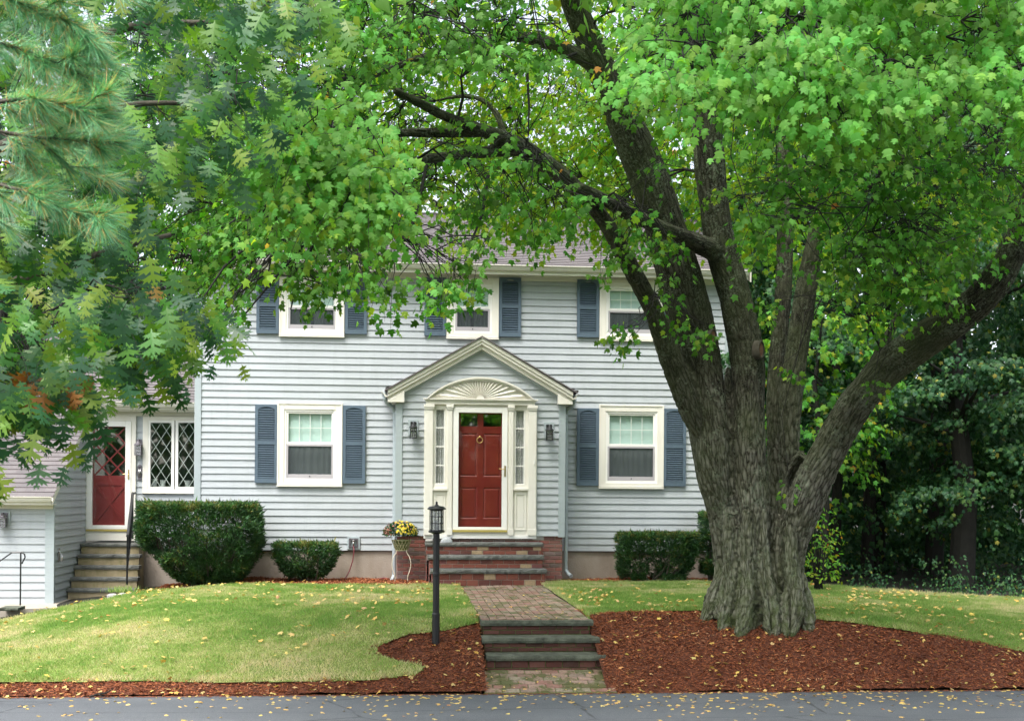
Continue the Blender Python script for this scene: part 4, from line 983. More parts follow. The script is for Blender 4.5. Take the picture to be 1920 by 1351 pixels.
# breezeway roof
mb = MB(); v1 = 4.5; bs = .5; sl = math.hypot(v1, v1 * bs); c_, s_ = v1 / sl, v1 * bs / sl
lap(mb, lambda u, o, v: (u, WY - .38 + v * c_ - o * s_, zBe + .06 + v * s_ + o * c_), lambda z: (GX - .3, XL), 0, sl, (), .14, .012); build('wing_roof', mb, M['shingle'], HB, attrs=True)
mb = MB(); gutter(mb, GX + .08, XL - .02, WY - .36, zBe + .06); mb.box(GX + .02, XL - .02, WY - .36, WY - .3, zBe - .07, zBe - .02); mb.box(GX + .02, XL - .02, WY - .3, WY, zBe - .1, zBe - .07); mb.box(GX + .02, XL - .02, WY - .06, WY - .02, dr[3] - .0, zBe - .1); build('gutter', mb, M['cream'], HB)
# side door
sd = bpy.data.objects.new('side_door', None); COL.objects.link(sd); sd.parent = HB
yw = WY - .03
mb = MB(); fx0, fx1, fz0, fz1 = rect(163, 246.5, 788.5, 996, yw); mb.frame(dr[0], dr[1], dr[2], dr[3], fx0 - dr[0], yw - .03, WY + .02, dr[3] - fz1, fz0 - dr[2]); build('casing', mb, M['cream'], sd, bevel=.004)
hx0, hx1, hz0, hz1 = rect(174, 236, 799, 984, yw)
mb = MB(); mb.frame(fx0 + .003, fx1 - .003, fz0 + .045, fz1 - .003, hx0 - fx0 - .003, yw - .045, WY, fz1 - hz1, hz0 - fz0 - .045); build('storm_frame', mb, M['white'], sd, bevel=.005)
mb = MB(); mb.box(fx0, fx1, yw - .05, WY + .02, fz0 + .008, fz0 + .042); build('threshold', mb, M['goldsill'], sd)
mb = MB(); gquad(mb, hx0 - .01, hx1 + .01, hz0 - .01, hz1 + .01, yw - .028); build('storm_glass', mb, M['glass_dark'], sd)
ydr = yw + .03; zm = U(205, 895, ydr)[2]
mb = MB(); c1 = (hx0 + .02, hx1 - .02, zm + .04, hz1 - .015); c2 = (hx0 + .035, hx1 - .035, hz0 + .06, zm - .14)
doorleaf(mb, hx0 - .04, hx1 + .04, hz0 - .05, hz1 + .03, ydr, [], [c1, c2])
mb.add([(c2[0], ydr + .012, c2[2]), (c2[1], ydr + .012, c2[2]), (c2[1], ydr + .012, c2[3]), (c2[0], ydr + .012, c2[3])], [(0, 1, 2, 3)])
def bar(mb, p, q, w, y0, y1):
    d = np.array([q[0] - p[0], q[1] - p[1]]); L = np.linalg.norm(d); d /= L; nn = np.array([-d[1], d[0]]) * w / 2
    P = [(p[0] - nn[0], p[1] - nn[1]), (q[0] - nn[0], q[1] - nn[1]), (q[0] + nn[0], q[1] + nn[1]), (p[0] + nn[0], p[1] + nn[1])]; mb.prism(P, y0, y1)
a, b, c, d = c2
bar(mb, (a, c), (b, d), .05, ydr - .004, ydr + .0125); bar(mb, (a, d), (b, c), .05, ydr - .0055, ydr + .0125)
def lattice(mb, x0, x1, z0, z1, nx, nz, w, y0, y1):
    dx = (x1 - x0) / nx; dz = (z1 - z0) / nz
    for k in range(-nz * 2, nx * 2 + nz * 2 + 1):
        for sg in (1, -1):
            # line x = x0 + (k + sg * s) * dx/1 , z from z0
            pts = []
            for s in np.linspace(0, nz, nz * 24 + 1):
                x = x0 + (k + sg * s) * dx; z = z0 + s * dz
                if x0 - 1e-6 <= x <= x1 + 1e-6: pts.append((x, z))
            if len(pts) > 3: bar(mb, pts[0], pts[-1], w, y0 + (.0015 if sg > 0 else 0), y1)
lattice(mb, *c1, 2, 3, .026, ydr + .0, ydr + .012); build('door_leaf', mb, M['red2'], sd)
mb = MB(); gquad(mb, *c1, ydr + .016); build('door_lite', mb, M['glass_lat'], sd)
hp = U(241, 889, yw - .05); mb = MB(); mb.box(hp[0] - .011, hp[0] + .011, hp[1] - .006, hp[1] + .002, hp[2] - .09, hp[2] + .09); mb.tube([hp + (0, 0, .0), hp + (0, -.04, .0), hp + (-.09, -.045, .006)], .007, 6); build('door_handle', mb, M['brass'], sd)
# casement window
cwn = bpy.data.objects.new('casement_window', None); COL.objects.link(cwn); cwn.parent = HB
mb = MB(); mb.frame(wn[0], XL + .2, wn[2], wn[3], .10, yw - .03, WY + .02, .09, .085); build('casing', mb, M['cream'], cwn, bevel=.004)
for (a, b) in ((277, 327), (329, 379)):
    u0, u1, q0, q1 = rect(a, b, 787, 918, yw); mb = MB(); mb.frame(u0, u1, q0, q1, .052, yw - .022, WY); build('casement_sash', mb, M['white'], cwn, bevel=.003)
    mb = MB(); gquad(mb, u0 + .04, u1 - .04, q0 + .04, q1 - .04, yw); build('pane', mb, M['glass_lat'], cwn)
    mb = MB(); lattice(mb, u0 + .05, u1 - .05, q0 + .05, q1 - .05, 2, 4, .010, yw - .008, yw - .003); build('lattice', mb, M['lead'], cwn)
sill_z = wn[2] + .085 + .05
mb = MB(); mb.box(wn[0] + .1, XL + .2, WY + .03, WY + .3, sill_z - .04, sill_z - .0); build('sill', mb, M['white'], cwn)
for (a, s, lab) in ((289, 1.0, 'white flower pot at the left end of the lattice window sill'), (305, .85, 'low white flower pot second from the left on the lattice window sill'), (351, .8, 'white flower pot behind the right lattice sash')):
    x = U(a, 910, WY + .12)[0]; mb = MB(); h = .13 * s
    mb.lathe(x, WY + .14, [(.04, sill_z), (.05 * 1.1, sill_z + h), (.058, sill_z + h), (.058, sill_z + h + .01), (.045, sill_z + h + .01), (.04, sill_z + h - .02)], 16); tag(build('flower_pot', mb, M['pot'], smooth=False), lab, 'flower pot')
# side stairs
ss = thing('side_steps', 'five dark stone treads on mossy concrete leading to the latticed side door', 'steps', (-5.4, -.4, -.3))
rows = [(134, 262, 1018, 1024.5, .02), (131, 262, 1039, 1045.5, -.20), (127, 260, 1060, 1067, -.42), (124, 258, 1082, 1089, -.64), (120, 252, 1103, 1110, -.86)]
stz = []
for i, (a, b, c, d, y) in enumerate(rows):
    xa, xb, za, zb = rect(a, b, c, d, y); xa = max(xa, GX + .02); mb = MB(); slab(mb, xa, xb, y, y + (.24 if i else .5), za, zb, .006); build('tread', mb, M['bluestone'], ss)
    zl = rect(*rows[i + 1][:4], rows[i + 1][4])[3] if i < 4 else -.45; mb = MB(); mb.box(xa + .02, xb - .02, y + .03, y + (.25 if i else .45), zl - .02 if i < 4 else zl, za); mb.box(xb - .14, xb - .022, y + .05, y + (.25 if i else .45), -.6, zl - .02)
    build('riser', mb, M['stepwall'], ss); stz.append((xa, xb, zb, y))
# iron handrail by the stairs
hr = thing('handrail', 'black iron handrail beside the side door steps', 'railing', tuple(U(238, 1098, -.8)))
mb = MB(); p0 = U(238, 1096, -.84); p1 = U(239.5, 1004, -.84); q1 = U(249, 924, .15); q0 = U(249, 1010, .15)
mb.tube([p0, p1], .018, 6); build('post', mb, M['black'], hr)
mb = MB(); mb.tube([q0, q1], .016, 6); build('post', mb, M['black'], hr)
mb = MB(); top_ = [p1 + (0, -.03, .0), p1, q1, q1 + (0, .2, .0)]; mb.tube(top_, .026, 6); build('top_rail', mb, M['black'], hr)
mb = MB(); mb.tube([p1 + (0, 0, -.55), q1 + (0, 0, -.62)], .012, 6); build('bottom_rail', mb, M['black'], hr)
for i in range(1, 7):
    f = i / 7; a = p1 + (q1 - p1) * f; b = p1 + (0, 0, -.55) + (q1 + (0, 0, -.62) - p1 - (0, 0, -.55)) * f; mb = MB(); mb.tube([a, b], .009, 5); build('baluster', mb, M['black'], hr)
# pipe railing by the wing
hr = thing('pipe_railing', 'thin black pipe railing in front of the low left wing', 'railing', tuple(U(39, 1134, -2.4)))
mb = MB(); y = -2.35; P = [U(a, b, y) for a, b in ((0, 1051), (22, 1035.5), (40, 1035), (46, 1038), (47, 1044), (41, 1056))]; P = [U(-60, 1093, y)] + P; mb.tube(P, .012, 6); build('rail', mb, M['black'], hr)
mb = MB(); mb.tube([U(39, 1035, y), U(38, 1134, y)], .013, 6); build('post', mb, M['black'], hr)
mb = MB(); mb.tube([U(-60, 1093, y), U(-61, 1150, y)], .013, 6); build('post', mb, M['black'], hr)
# small bracket on the side wall
p = np.array([GX, -1.35, U(105, 1038, -1.35)[2]]); mb = MB(); mb.box(GX + .01, GX + .03, p[1] - .04, p[1] + .05, p[2] - .12, p[2] + .1); mb.tube([(GX + .03, p[1], p[2] + .06), (GX + .09, p[1] - .03, p[2] - .05), (GX + .07, p[1], p[2] - .12)], .012, 6); tag(build('hose_hook', mb, M['silver']), 'small metal hook on the side wall of the left wing', 'hook')
# patio slab and stone
pz = -.32
mb = MB(); mb.add([(-9, .45, pz), (-9, -2.9, pz), (-6.3, -2.65, pz), (-5.0, -2.1, pz), (-4.3, -1.35, pz), (-4.25, .45, pz), (-9, -2.9, -1), (-6.3, -2.65, -1), (-5.0, -2.1, -1), (-4.3, -1.35, -1)], [(0, 1, 2, 3, 4, 5), (1, 6, 7, 2), (2, 7, 8, 3), (3, 8, 9, 4)]); tag(build('patio', mb, M['patio']), kind='structure')
a = U(4, 1139, -2.8); b = U(40, 1139, -2.8); mb = MB(); slab(mb, a[0], b[0], -2.98, -2.6, pz + .006, pz + .055, .006); tag(build('stone_step', mb, M['mossstone']), 'dark flat stone at the left corner of the concrete patio', 'stone step')
for i, (a, w, h, lab) in enumerate(((211, .17, .10, 'largest pale grey edging stone beside the side steps'), (230, .15, .09, 'middle pale edging stone beside the side steps'), (245, .12, .07, 'smallest pale edging stone nearest the clipped hedge'))):
    c = U(a, 1120 - i * 2, -1.75); mb = MB(); n = 9; ring = []
    for zf, rf in ((-.6, .9), (0.2, 1.0), (.75, .82), (1, .5)):
        for j in range(n): t = 6.28 * j / n; k = rf * random.uniform(.88, 1.1); ring.append((c[0] + w * .62 * k * math.cos(t), c[1] + .1 * k * math.sin(t), c[2] + h * zf * .7))
    mb.add(ring, [(i_ * n + j, i_ * n + (j + 1) % n, (i_ + 1) * n + (j + 1) % n, (i_ + 1) * n + j) for i_ in range(3) for j in range(n)] + [tuple(range(27, 36))]); tag(build('edging_stone', mb, M['greystone'], bevel=.01), lab, 'stone', 'edging stones by the side steps')

# ---- wall lanterns
def lantern(name, label, px, py, Y, w, h, mat, cat_='wall lantern'):
    c = U(px, py, Y); t = thing(name, label, cat_, (c[0], Y, c[2]), 'wall lanterns'); d = w * .55
    mb = MB(); mb.box(c[0] - w * .72, c[0] + w * .72, Y - .016, Y - .0, c[2] - h * .32, c[2] + h * .62); build('mount', mb, M['corner'], t)
    mb = MB(); mb.box(c[0] - w * .42, c[0] + w * .42, Y - .03, Y - .0165, c[2] - h * .2, c[2] + h * .5); build('backplate', mb, mat, t, bevel=.003)
    cy_ = Y - .05 - w * .55; mb = MB(); b0, b1 = c[2] - h * .5, c[2] + h * .12
    for sx in (-1, 1):
        for sy in (-1, 1): mb.box(c[0] + sx * w * .43 - .006, c[0] + sx * w * .43 + .006, cy_ + sy * w * .43 - .006, cy_ + sy * w * .43 + .006, b0 + .012, b1 - .001)
    mb.box(c[0] - w * .5, c[0] + w * .5, cy_ - w * .5, cy_ + w * .5, b0, b0 + .011)
    for f in (.33, .66): mb.box(c[0] - w * .43 + .007, c[0] + w * .43 - .007, cy_ - w * .43 - .004, cy_ - w * .43 + .002, b0 + (b1 - b0) * f - .004, b0 + (b1 - b0) * f + .004)
    for f in (-.14, .14): mb.box(c[0] + f * w - .003, c[0] + f * w + .003, cy_ - w * .43 - .007, cy_ - w * .43 - .0045, b0 + .012, b1)
    build('cage', mb, mat, t)
    mb = MB(); n = 4
    pr = [(.62, b1), (.60, b1 + .012), (.36, b1 + h * .13), (.30, b1 + h * .2), (.12, b1 + h * .27), (.05, b1 + h * .33)]
    mb.lathe(c[0], cy_, [(w * r * 1.05, z) for r, z in pr], 12); build('cap', mb, mat, t)
    mb = MB(); mb.tube([(c[0], Y - .02, c[2] + h * .4), (c[0], Y - .05, c[2] + h * .47), (c[0], cy_, c[2] + h * .42)], .008, 6); build('arm', mb, mat, t)
    mb = MB(); g = w * .36; mb.box(c[0] - g, c[0] + g, cy_ - g, cy_ + g, b0 + .012, b1 - .002); build('lamp_glass', mb, M['seedy'], t)
lantern('wall_lantern', 'black wall lantern left of the red front door', 775, 806, PY - .016, .125, .30, M['black'])
lantern('wall_lantern', 'black wall lantern right of the red front door', 1029, 811, PY - .016, .125, .30, M['black'])
lantern('wall_lantern', 'pewter wall lantern between the side door and the lattice window', 262, 838, WY - .016, .125, .30, M['pewter'])
lantern('wall_lantern', 'pewter wall lantern on the low left wing beside the pipe railing', 9, 974, GY - .016, .13, .24, M['pewter'])
# ornate silver knocker plaque beside window
c = U(262, 885, WY - .03); t = thing('wall_plaque', 'ornate silver plaque below the lantern beside the side door', 'plaque', tuple(c))
mb = MB()
for i in range(5): z = c[2] + (.11 - .055 * i); rr = (.035, .05, .055, .045, .04)[i]; mb.tube([(c[0], WY - .02, z), (c[0], WY - .035, z)], rr, 12)
build('plate', mb, M['pewter'], t, bevel=.004)
mb = MB(); mb.tube([(c[0] - .02, WY - .045, c[2] + .07), (c[0] + .0, WY - .06, c[2]), (c[0] - .012, WY - .055, c[2] - .09)], .014, 8); mb.tube([(c[0] + .0, WY - .05, c[2] + .07), (c[0] + .035, WY - .06, c[2] + .0), (c[0] + .0, WY - .05, c[2] - .08)], .008, 8); build('figure', mb, M['silver'], t, smooth=True)
# tap box + hose
c = U(663, 1017.5, -.02); t = thing('outdoor_tap', 'grey tap box low on the siding with a white tap and hose', 'tap', tuple(c))
mb = MB(); mb.frame(c[0] - .115, c[0] + .115, c[2] - .115, c[2] + .115, .03, -.045, -.002); mb.box(c[0] - .085, c[0] + .085, -.022, -.005, c[2] - .085, c[2] + .085); build('box', mb, M['downspout'], t, bevel=.004)
mb = MB(); mb.frame(c[0] - .085, c[0] + .085, c[2] - .085, c[2] + .085, .03, -.055, -.0225); build('cover', mb, M['pewter'], t)
mb = MB(); mb.tube([(c[0], -.023, c[2] + .03), (c[0], -.07, c[2] + .03), (c[0], -.085, c[2] + .0), (c[0], -.085, c[2] - .04)], .017, 8); mb.lathe(c[0], -.075, [(.03, c[2] + .045), (.03, c[2] + .055)], 10); build('tap_spout', mb, M['silver'], t, smooth=True)
t = thing('garden_hose', 'maroon garden hose running from the tap box down to the ground', 'hose', (c[0], -.1, .0))
mb = MB(); mb.tube([(c[0], -.085, c[2] - .04)] + [tuple(U(a, b, y)) for a, b, y in ((664, 1032, -.1), (661, 1052, -.12), (655, 1070, -.16), (646, 1086, -.25), (638, 1094, -.4), (600, 1099, -.6), (560, 1101, -.6))], .011, 7); build('hose', mb, M['hose'], t, smooth=True)
mb = MB(); mb.tube([tuple(U(a, b, y)) for a, b, y in ((676, 1100, -.55), (688, 1094, -.5), (704, 1086, -.4), (719, 1083, -.35), (729, 1084, -.35), (733, 1090, -.4), (728, 1098, -.5))], .016, 7); build('hose_loop', mb, M['hose'], t, smooth=True)
# thin stake by the small shrub
a = U(597, 1100, -.4); b = U(597, 1072, -.4); t_ = MB(); t_.tube([a, b], .012, 6); t_.tube([b, b + (0, 0, .24)], .006, 5); tag(build('garden_stake', t_, M['black']), 'thin black stake standing behind the small clipped shrub', 'stake')

# ---- lamp post
lp = G(817, 1203); D_ = float(np.dot(lp - CAM, fw)); sc_ = D_ / F
t = thing('lamp_post', 'black lamp post with round caged lantern standing in the mulch beside the walkway', 'lamp post', tuple(lp))
def hz(py): return float((CAM + ray(817, py) * D_)[2])
mb = MB(); r = 6.3 * sc_; zt = hz(997); mb.lathe(lp[0], lp[1], [(r * 1.15, lp[2] - .1), (r * 1.15, hz(1150)), (r * 1.0, hz(1148)), (r * .98, hz(1080)), (r * 1.08, hz(1078)), (r * 1.08, hz(1074)), (r * .95, hz(1072)), (r * .95, zt)], 18); build('post', mb, M['black'], t, smooth=False)
mb = MB(); R_ = 14.2 * sc_
mb.lathe(lp[0], lp[1], [(R_ * .5, zt - .02), (R_ * .9, zt - .005), (R_ * 1.08, zt), (R_ * 1.08, zt + .015), (R_ * .9, zt + .016)], 22); build('lantern_base', mb, M['black'], t)
zc = hz(955); mb = MB()
for i in range(12):
    a = 6.283 * (i + .5) / 12; x, y = lp[0] + R_ * .93 * math.cos(a), lp[1] + R_ * .93 * math.sin(a); rr = .006 if i % 3 == 1 else .0035; mb.tube([(x, y, zt + .016), (x, y, zc)], rr, 5)
for f in (.03, .36, .68, .97):
    z = zt + .016 + (zc - zt - .016) * f; mb.tube([(lp[0] + R_ * .93 * math.cos(a), lp[1] + R_ * .93 * math.sin(a), z) for a in np.linspace(0, 6.283, 25)], .0045, 5, False)
build('cage', mb, M['black'], t)
mb = MB(); mb.lathe(lp[0], lp[1], [(R_ * .84, zt + .018), (R_ * .84, zc - .002)], 20); build('lamp_glass', mb, M['seedy'], t, smooth=False)
mb = MB(); mb.lathe(lp[0], lp[1], [(.022, zt + .02), (.022, zt + .07), (.03, zt + .1), (.02, zt + .13), (.005, zt + .14)], 12); build('bulb', mb, M['ornament'], t, smooth=True)
mb = MB(); mb.lathe(lp[0], lp[1], [(R_ * .95, zc), (R_ * 1.22, zc + .004), (R_ * 1.25, zc + .012), (R_ * .95, zc + .04), (R_ * .45, hz(948)), (R_ * .3, hz(947)), (R_ * .15, hz(945)), (R_ * .14, hz(942)), (R_ * .2, hz(941.5)), (R_ * .02, hz(939))], 22); build('cap', mb, M['black'], t, smooth=False)

# ---- plant stand with chrysanthemums
y = -.95; c = U(753, 1012, y)
t = thing('plant_stand', 'cream wire plant stand with curved legs in front of the brick base', 'plant stand', (c[0], y, 0.0))
wb = (U(772, 1012, y)[0] - U(735, 1012, y)[0]) / 2; zb1 = c[2]; zb0_ = U(753, 1031, y)[2]
mb = MB()
def ringp(r, z, n=24): return [(c[0] + r * math.cos(a), y + r * math.sin(a), z) for a in np.linspace(0, 6.2832, n + 1)]
mb.tube(ringp(wb, zb1), .007, 6, False); mb.tube(ringp(wb * .62, zb0_), .006, 6, False); mb.tube(ringp(wb * .8, (zb1 + zb0_) / 2), .004, 5, False)
for i in range(16):
    a = 6.283 * i / 16; b = a + .5
    mb.tube([(c[0] + wb * math.cos(a), y + wb * math.sin(a), zb1), (c[0] + wb * .82 * math.cos((a + b) / 2), y + wb * .82 * math.sin((a + b) / 2), (zb0_ + zb1) / 2), (c[0] + wb * .62 * math.cos(a), y + wb * .62 * math.sin(a), zb0_)], .0045, 5, False)
    mb.tube([(c[0] + wb * math.cos(b), y + wb * math.sin(b), zb1), (c[0] + wb * .72 * math.cos((a + b) / 2), y + wb * .72 * math.sin((a + b) / 2), zb0_ * .6 + zb1 * .4), (c[0] + wb * .62 * math.cos(b), y + wb * .62 * math.sin(b), zb0_)], .0045, 5, False)
build('basket', mb, M['basket'], t)
zg = H(c[0], y) - .02
for k in range(4):
    a = math.pi / 4 + k * math.pi / 2; mb = MB(); P = []
    for i in range(13):
        f = i / 12; z = zb0_ + (zg - zb0_) * f; r = wb * (.66 + .42 * math.sin(min(1, f * 1.25) * math.pi) * (1 if f > .12 else f / .12) - .12 * math.exp(-((f - .08) / .08) ** 2) + .1 * f); P.append((c[0] + r * math.cos(a) * 1.2, y + r * math.sin(a), z))
    mb.tube(P, .0065, 6); build('leg', mb, M['wire'], t, smooth=True)
cc = U(751, 997, y); rr = (U(781, 997, y)[0] - U(721, 997, y)[0]) / 2 * 1.08; cc[2] += .02
t = thing('flowering_plant', 'pot of yellow and faded pink chrysanthemums on the wire stand', 'flowering plant', tuple(c))
mb = MB(); mb.lathe(c[0], y, [(wb * .55, zb0_ + .01), (wb * .85, zb1 + .01), (wb * .8, zb1 + .01), (wb * .75, zb1 - .02)], 18); build('pot', mb, M['joint'], t)
n = 1500; d = norm(R.normal(0, 1, (n, 3))); d[:, 2] = np.abs(d[:, 2]) * 1 - .25; d = norm(d); pos = cc + d * np.array([rr, rr * .8, rr * .62]) * R.uniform(.6, .98, (n, 1)) - (0, 0, .03)
V, Fc, A = place(T_ELM, pos, d + R.normal(0, .5, (n, 3)), R.normal(0, 1, (n, 3)) + zz, .045, .035, np.c_[R.uniform(0, .9, n), R.uniform(0, 1, n), R.uniform(0, 1, n)]); npmesh('foliage', V, Fc, M['yew'], t, A)
fl = []; n = 170; d = norm(R.normal(0, 1, (n, 3))); d[:, 2] = np.abs(d[:, 2]) - .2; d[:, 1] = -np.abs(d[:, 1]) * .9 + .1; d = norm(d)
for i in range(n):
    p = cc + d[i] * np.array([rr, rr * .8, rr * .65]) * random.uniform(.92, 1.05) - (0, 0, .02); pink = (d[i][0] < -.35 + .3 * random.random()) or random.random() < .12
    k = 9; a = np.linspace(0, 6.28, k, endpoint=False) + random.random(); e1_v = norm(np.cross(d[i], zz + .01)); e2_v = np.cross(d[i], e1_v)
    tips = e1_v * np.cos(a)[:, None] + e2_v * np.sin(a)[:, None] + d[i] * .35
    v = random.uniform(.6, 1) if pink else random.uniform(0, .56)
    fl.append(place(T_ELM, np.repeat(p[None], k, 0), tips, np.repeat(d[i][None], k, 0), .022 * (.7 if pink else 1), .02, np.tile([v, random.uniform(.3, 1), .5], (k, 1))))
V, Fc, A = cat(fl); npmesh('blossoms', V, Fc, M['mum'], t, A)

# ------------------------------------------------------------------ clipped yews
def yew(label, c, hx, hy, h, n, bottom=.6, stems=9, lean=0.0, name='clipped_shrub', top=1.0, nz0=.12):
    t = thing(name, label, 'shrub', (c[0], c[1], c[2]))
    nn = int(n * 1.6); u = R.uniform(-1, 1, (nn, 3)); kk = R.uniform(0, 1, nn) < .75
    ax = R.integers(0, 3, nn); sg = np.sign(R.uniform(-1, 1, nn))
    for i in range(3): u[kk & (ax == i), i] = (sg * R.uniform(.86, 1, nn))[kk & (ax == i)]
    u = u[:n]; zf = (u[:, 2] + 1) / 2
    prof = bottom + (1 - bottom) * np.sin(np.clip(zf * 1.35 + .0, 0, 1) * math.pi / 2) ** .8
    rsq = np.maximum(np.abs(u[:, 0]), np.abs(u[:, 1])); cor = 1 - .10 * (np.abs(u[:, 0] * u[:, 1]) ** 3) - .05 * np.clip(zf - .9, 0, 1) * 10 * rsq ** 4
    lump = .84 + .26 * vnoise(np.c_[u[:, 0] * 2.5 + c[0], u[:, 1] * 2.5, u[:, 2] * 2.5])
    pos = np.c_[c[0] + u[:, 0] * hx * prof * cor * lump + lean * (1 - zf), c[1] + u[:, 1] * hy * prof * cor * lump, c[2] + h * (nz0 + (1 - nz0) * zf * (.97 + .05 * vnoise(np.c_[u[:, 0] * 5, u[:, 1] * 5, zf * 0 + c[0]])))]
    hole = vnoise(np.c_[pos[:, 0] * 4.5, pos[:, 1] * 4.5, pos[:, 2] * 4.5 + 7]); keep = (hole > .40) | (zf > .82); pos = pos[keep]; u = u[keep]; zf = zf[keep]
    o = norm(np.c_[u[:, 0] * .8, u[:, 1] * .8, zf * .9 + .1]); k = len(pos); parts = []
    m_ = 5
    base = np.repeat(pos, m_, 0) + R.normal(0, .018, (k * m_, 3)); tip = norm(np.repeat(o, m_, 0) + R.normal(0, .55, (k * m_, 3)))
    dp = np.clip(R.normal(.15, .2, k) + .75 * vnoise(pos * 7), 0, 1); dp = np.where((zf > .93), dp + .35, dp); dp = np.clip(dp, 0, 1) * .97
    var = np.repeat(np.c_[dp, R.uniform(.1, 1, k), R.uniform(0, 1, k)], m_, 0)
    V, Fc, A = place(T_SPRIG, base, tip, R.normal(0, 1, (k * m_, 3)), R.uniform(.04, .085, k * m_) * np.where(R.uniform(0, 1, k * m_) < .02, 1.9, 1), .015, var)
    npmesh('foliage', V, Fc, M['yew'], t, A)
    mb = MB()
    for i in range(stems):
        a = random.uniform(0, 6.28); rr = random.uniform(.35, .95); e = np.array([c[0] + hx * rr * math.cos(a) * .9, c[1] + hy * rr * math.sin(a) * .9, c[2] + h * random.uniform(.55, .8)])
        s = np.array([c[0] + lean + random.uniform(-.08, .08), c[1] + random.uniform(-.08, .08), c[2] - .05]); m1 = s + (e - s) * np.array([.55, .55, .25]) + R.normal(0, .02, 3); m2 = s + (e - s) * np.array([.9, .9, .6]) + R.normal(0, .03, 3)
        mb.tube([s, m1, m2, e], [.03, .022, .015, .008], 6)
        for j in range(3): q = m2 + (e - m2) * random.random() * .5; mb.tube([q, q + R.normal(0, .12, 3) + (0, 0, .12)], [.008, .004], 4)
    build('stem', mb, M['oakbark'], t)
def gz(px, Y): x = U(px, 1100, Y)[0]; return float(H(x, Y))
Yh = -1.0
c = U(372, 1105, Yh); x0_, x1_ = U(246, 1020, Yh)[0], U(489, 1020, Yh)[0]; c[0] = (x0_ + x1_) / 2; zt_ = U(370, 945, Yh)[2]; c[2] = U(370, 1106, Yh)[2]
yew('big flat-topped clipped yew between the side steps and the front wall', c, (x1_ - x0_) / 2 * .95, .75, (zt_ - c[2]) * 1.0, 17000, .42, 26, .25)
c = U(573, 1100, -.7); x0_, x1_ = U(516, 1050, -.7)[0], U(634, 1050, -.7)[0]; c[0] = (x0_ + x1_) / 2; zt_ = U(573, 1019, -.7)[2]
yew('small open clipped yew under the lower left window', c, (x1_ - x0_) / 2, .38, zt_ - c[2], 3000, .5, 18, -.02, nz0=.28)
c = U(1235, 1088, -.75); x0_, x1_ = U(1163, 1045, -.75)[0], U(1308, 1045, -.75)[0]; c[0] = (x0_ + x1_) / 2; zt_ = U(1235, 1001, -.75)[2]
yew('low clipped yew under the lower right window', c, (x1_ - x0_) / 2, .42, zt_ - c[2], 6500, .72, 9, -.1, nz0=.06)
c = U(1338, 1088, -.6); zt_ = U(1338, 962, -.6)[2]
yew('dark upright yew half hidden behind the maple trunk', c, .22, .3, zt_ - c[2], 3000, .8, 5)
# yellowing shrub right of the trunk
def loose(name, label, poly, d0, d1, n, size, mat, T=T_ELM, vr=(0, 1), L=.3, nl=8, keep=()):
    t = thing(name, label, 'shrub', tuple(G(poly[0][0], 1100)))
    A_ = anchors(poly, n, d0, d1, keep); c_ = A_.mean(0); (V, Fc, Aa), tw = sprays(A_, outward(A_, c_, .35), L, nl, size, T, (.1, .5), (.0, .6), .7, .5, vr=vr)
    npmesh('foliage', V, Fc, mat, t, Aa); mb = MB(); g = np.array([c_[0], c_[1], H(c_[0], c_[1]) - .05])
    for a, w in zip(A_, tw):
        if random.random() < .5: mb.tube([g + R.normal(0, .05, 3), g + (a - g) * .5 + (0, 0, .1), a], [.014, .009, .004], 4, False)
        mb.tube(w, [.004, .003, .002, .001], 3, False)
    build('stem', mb, M['twig'], t); return t
loose('leafy_shrub', 'yellowing leafy shrub beside the right foot of the maple', [(1508, 1090), (1560, 1092), (1562, 1020), (1545, 965), (1515, 955)], 20.5, 21.5, 60, .08, M['maple_leaf'], T_ELM, (.3, 1), .25)
# tuft by the edging stones
q = U(232, 1106, -1.6); n = 260; a = R.uniform(0, 6.28, n); pos = q + np.c_[R.normal(0, .16, n), R.normal(0, .05, n), np.full(n, -.03)]
V, Fc, A = place(T_NEEDLE, pos, np.c_[np.cos(a) * .6, np.sin(a) * .6, np.ones(n)], R.normal(0, 1, (n, 3)), R.uniform(.08, .16, n), .01, np.c_[R.uniform(0, .6, n), R.uniform(.3, 1, n), R.uniform(0, 1, n)]); tag(npmesh('grass_tuft', V, Fc, M['grass'], var=A), kind='stuff')

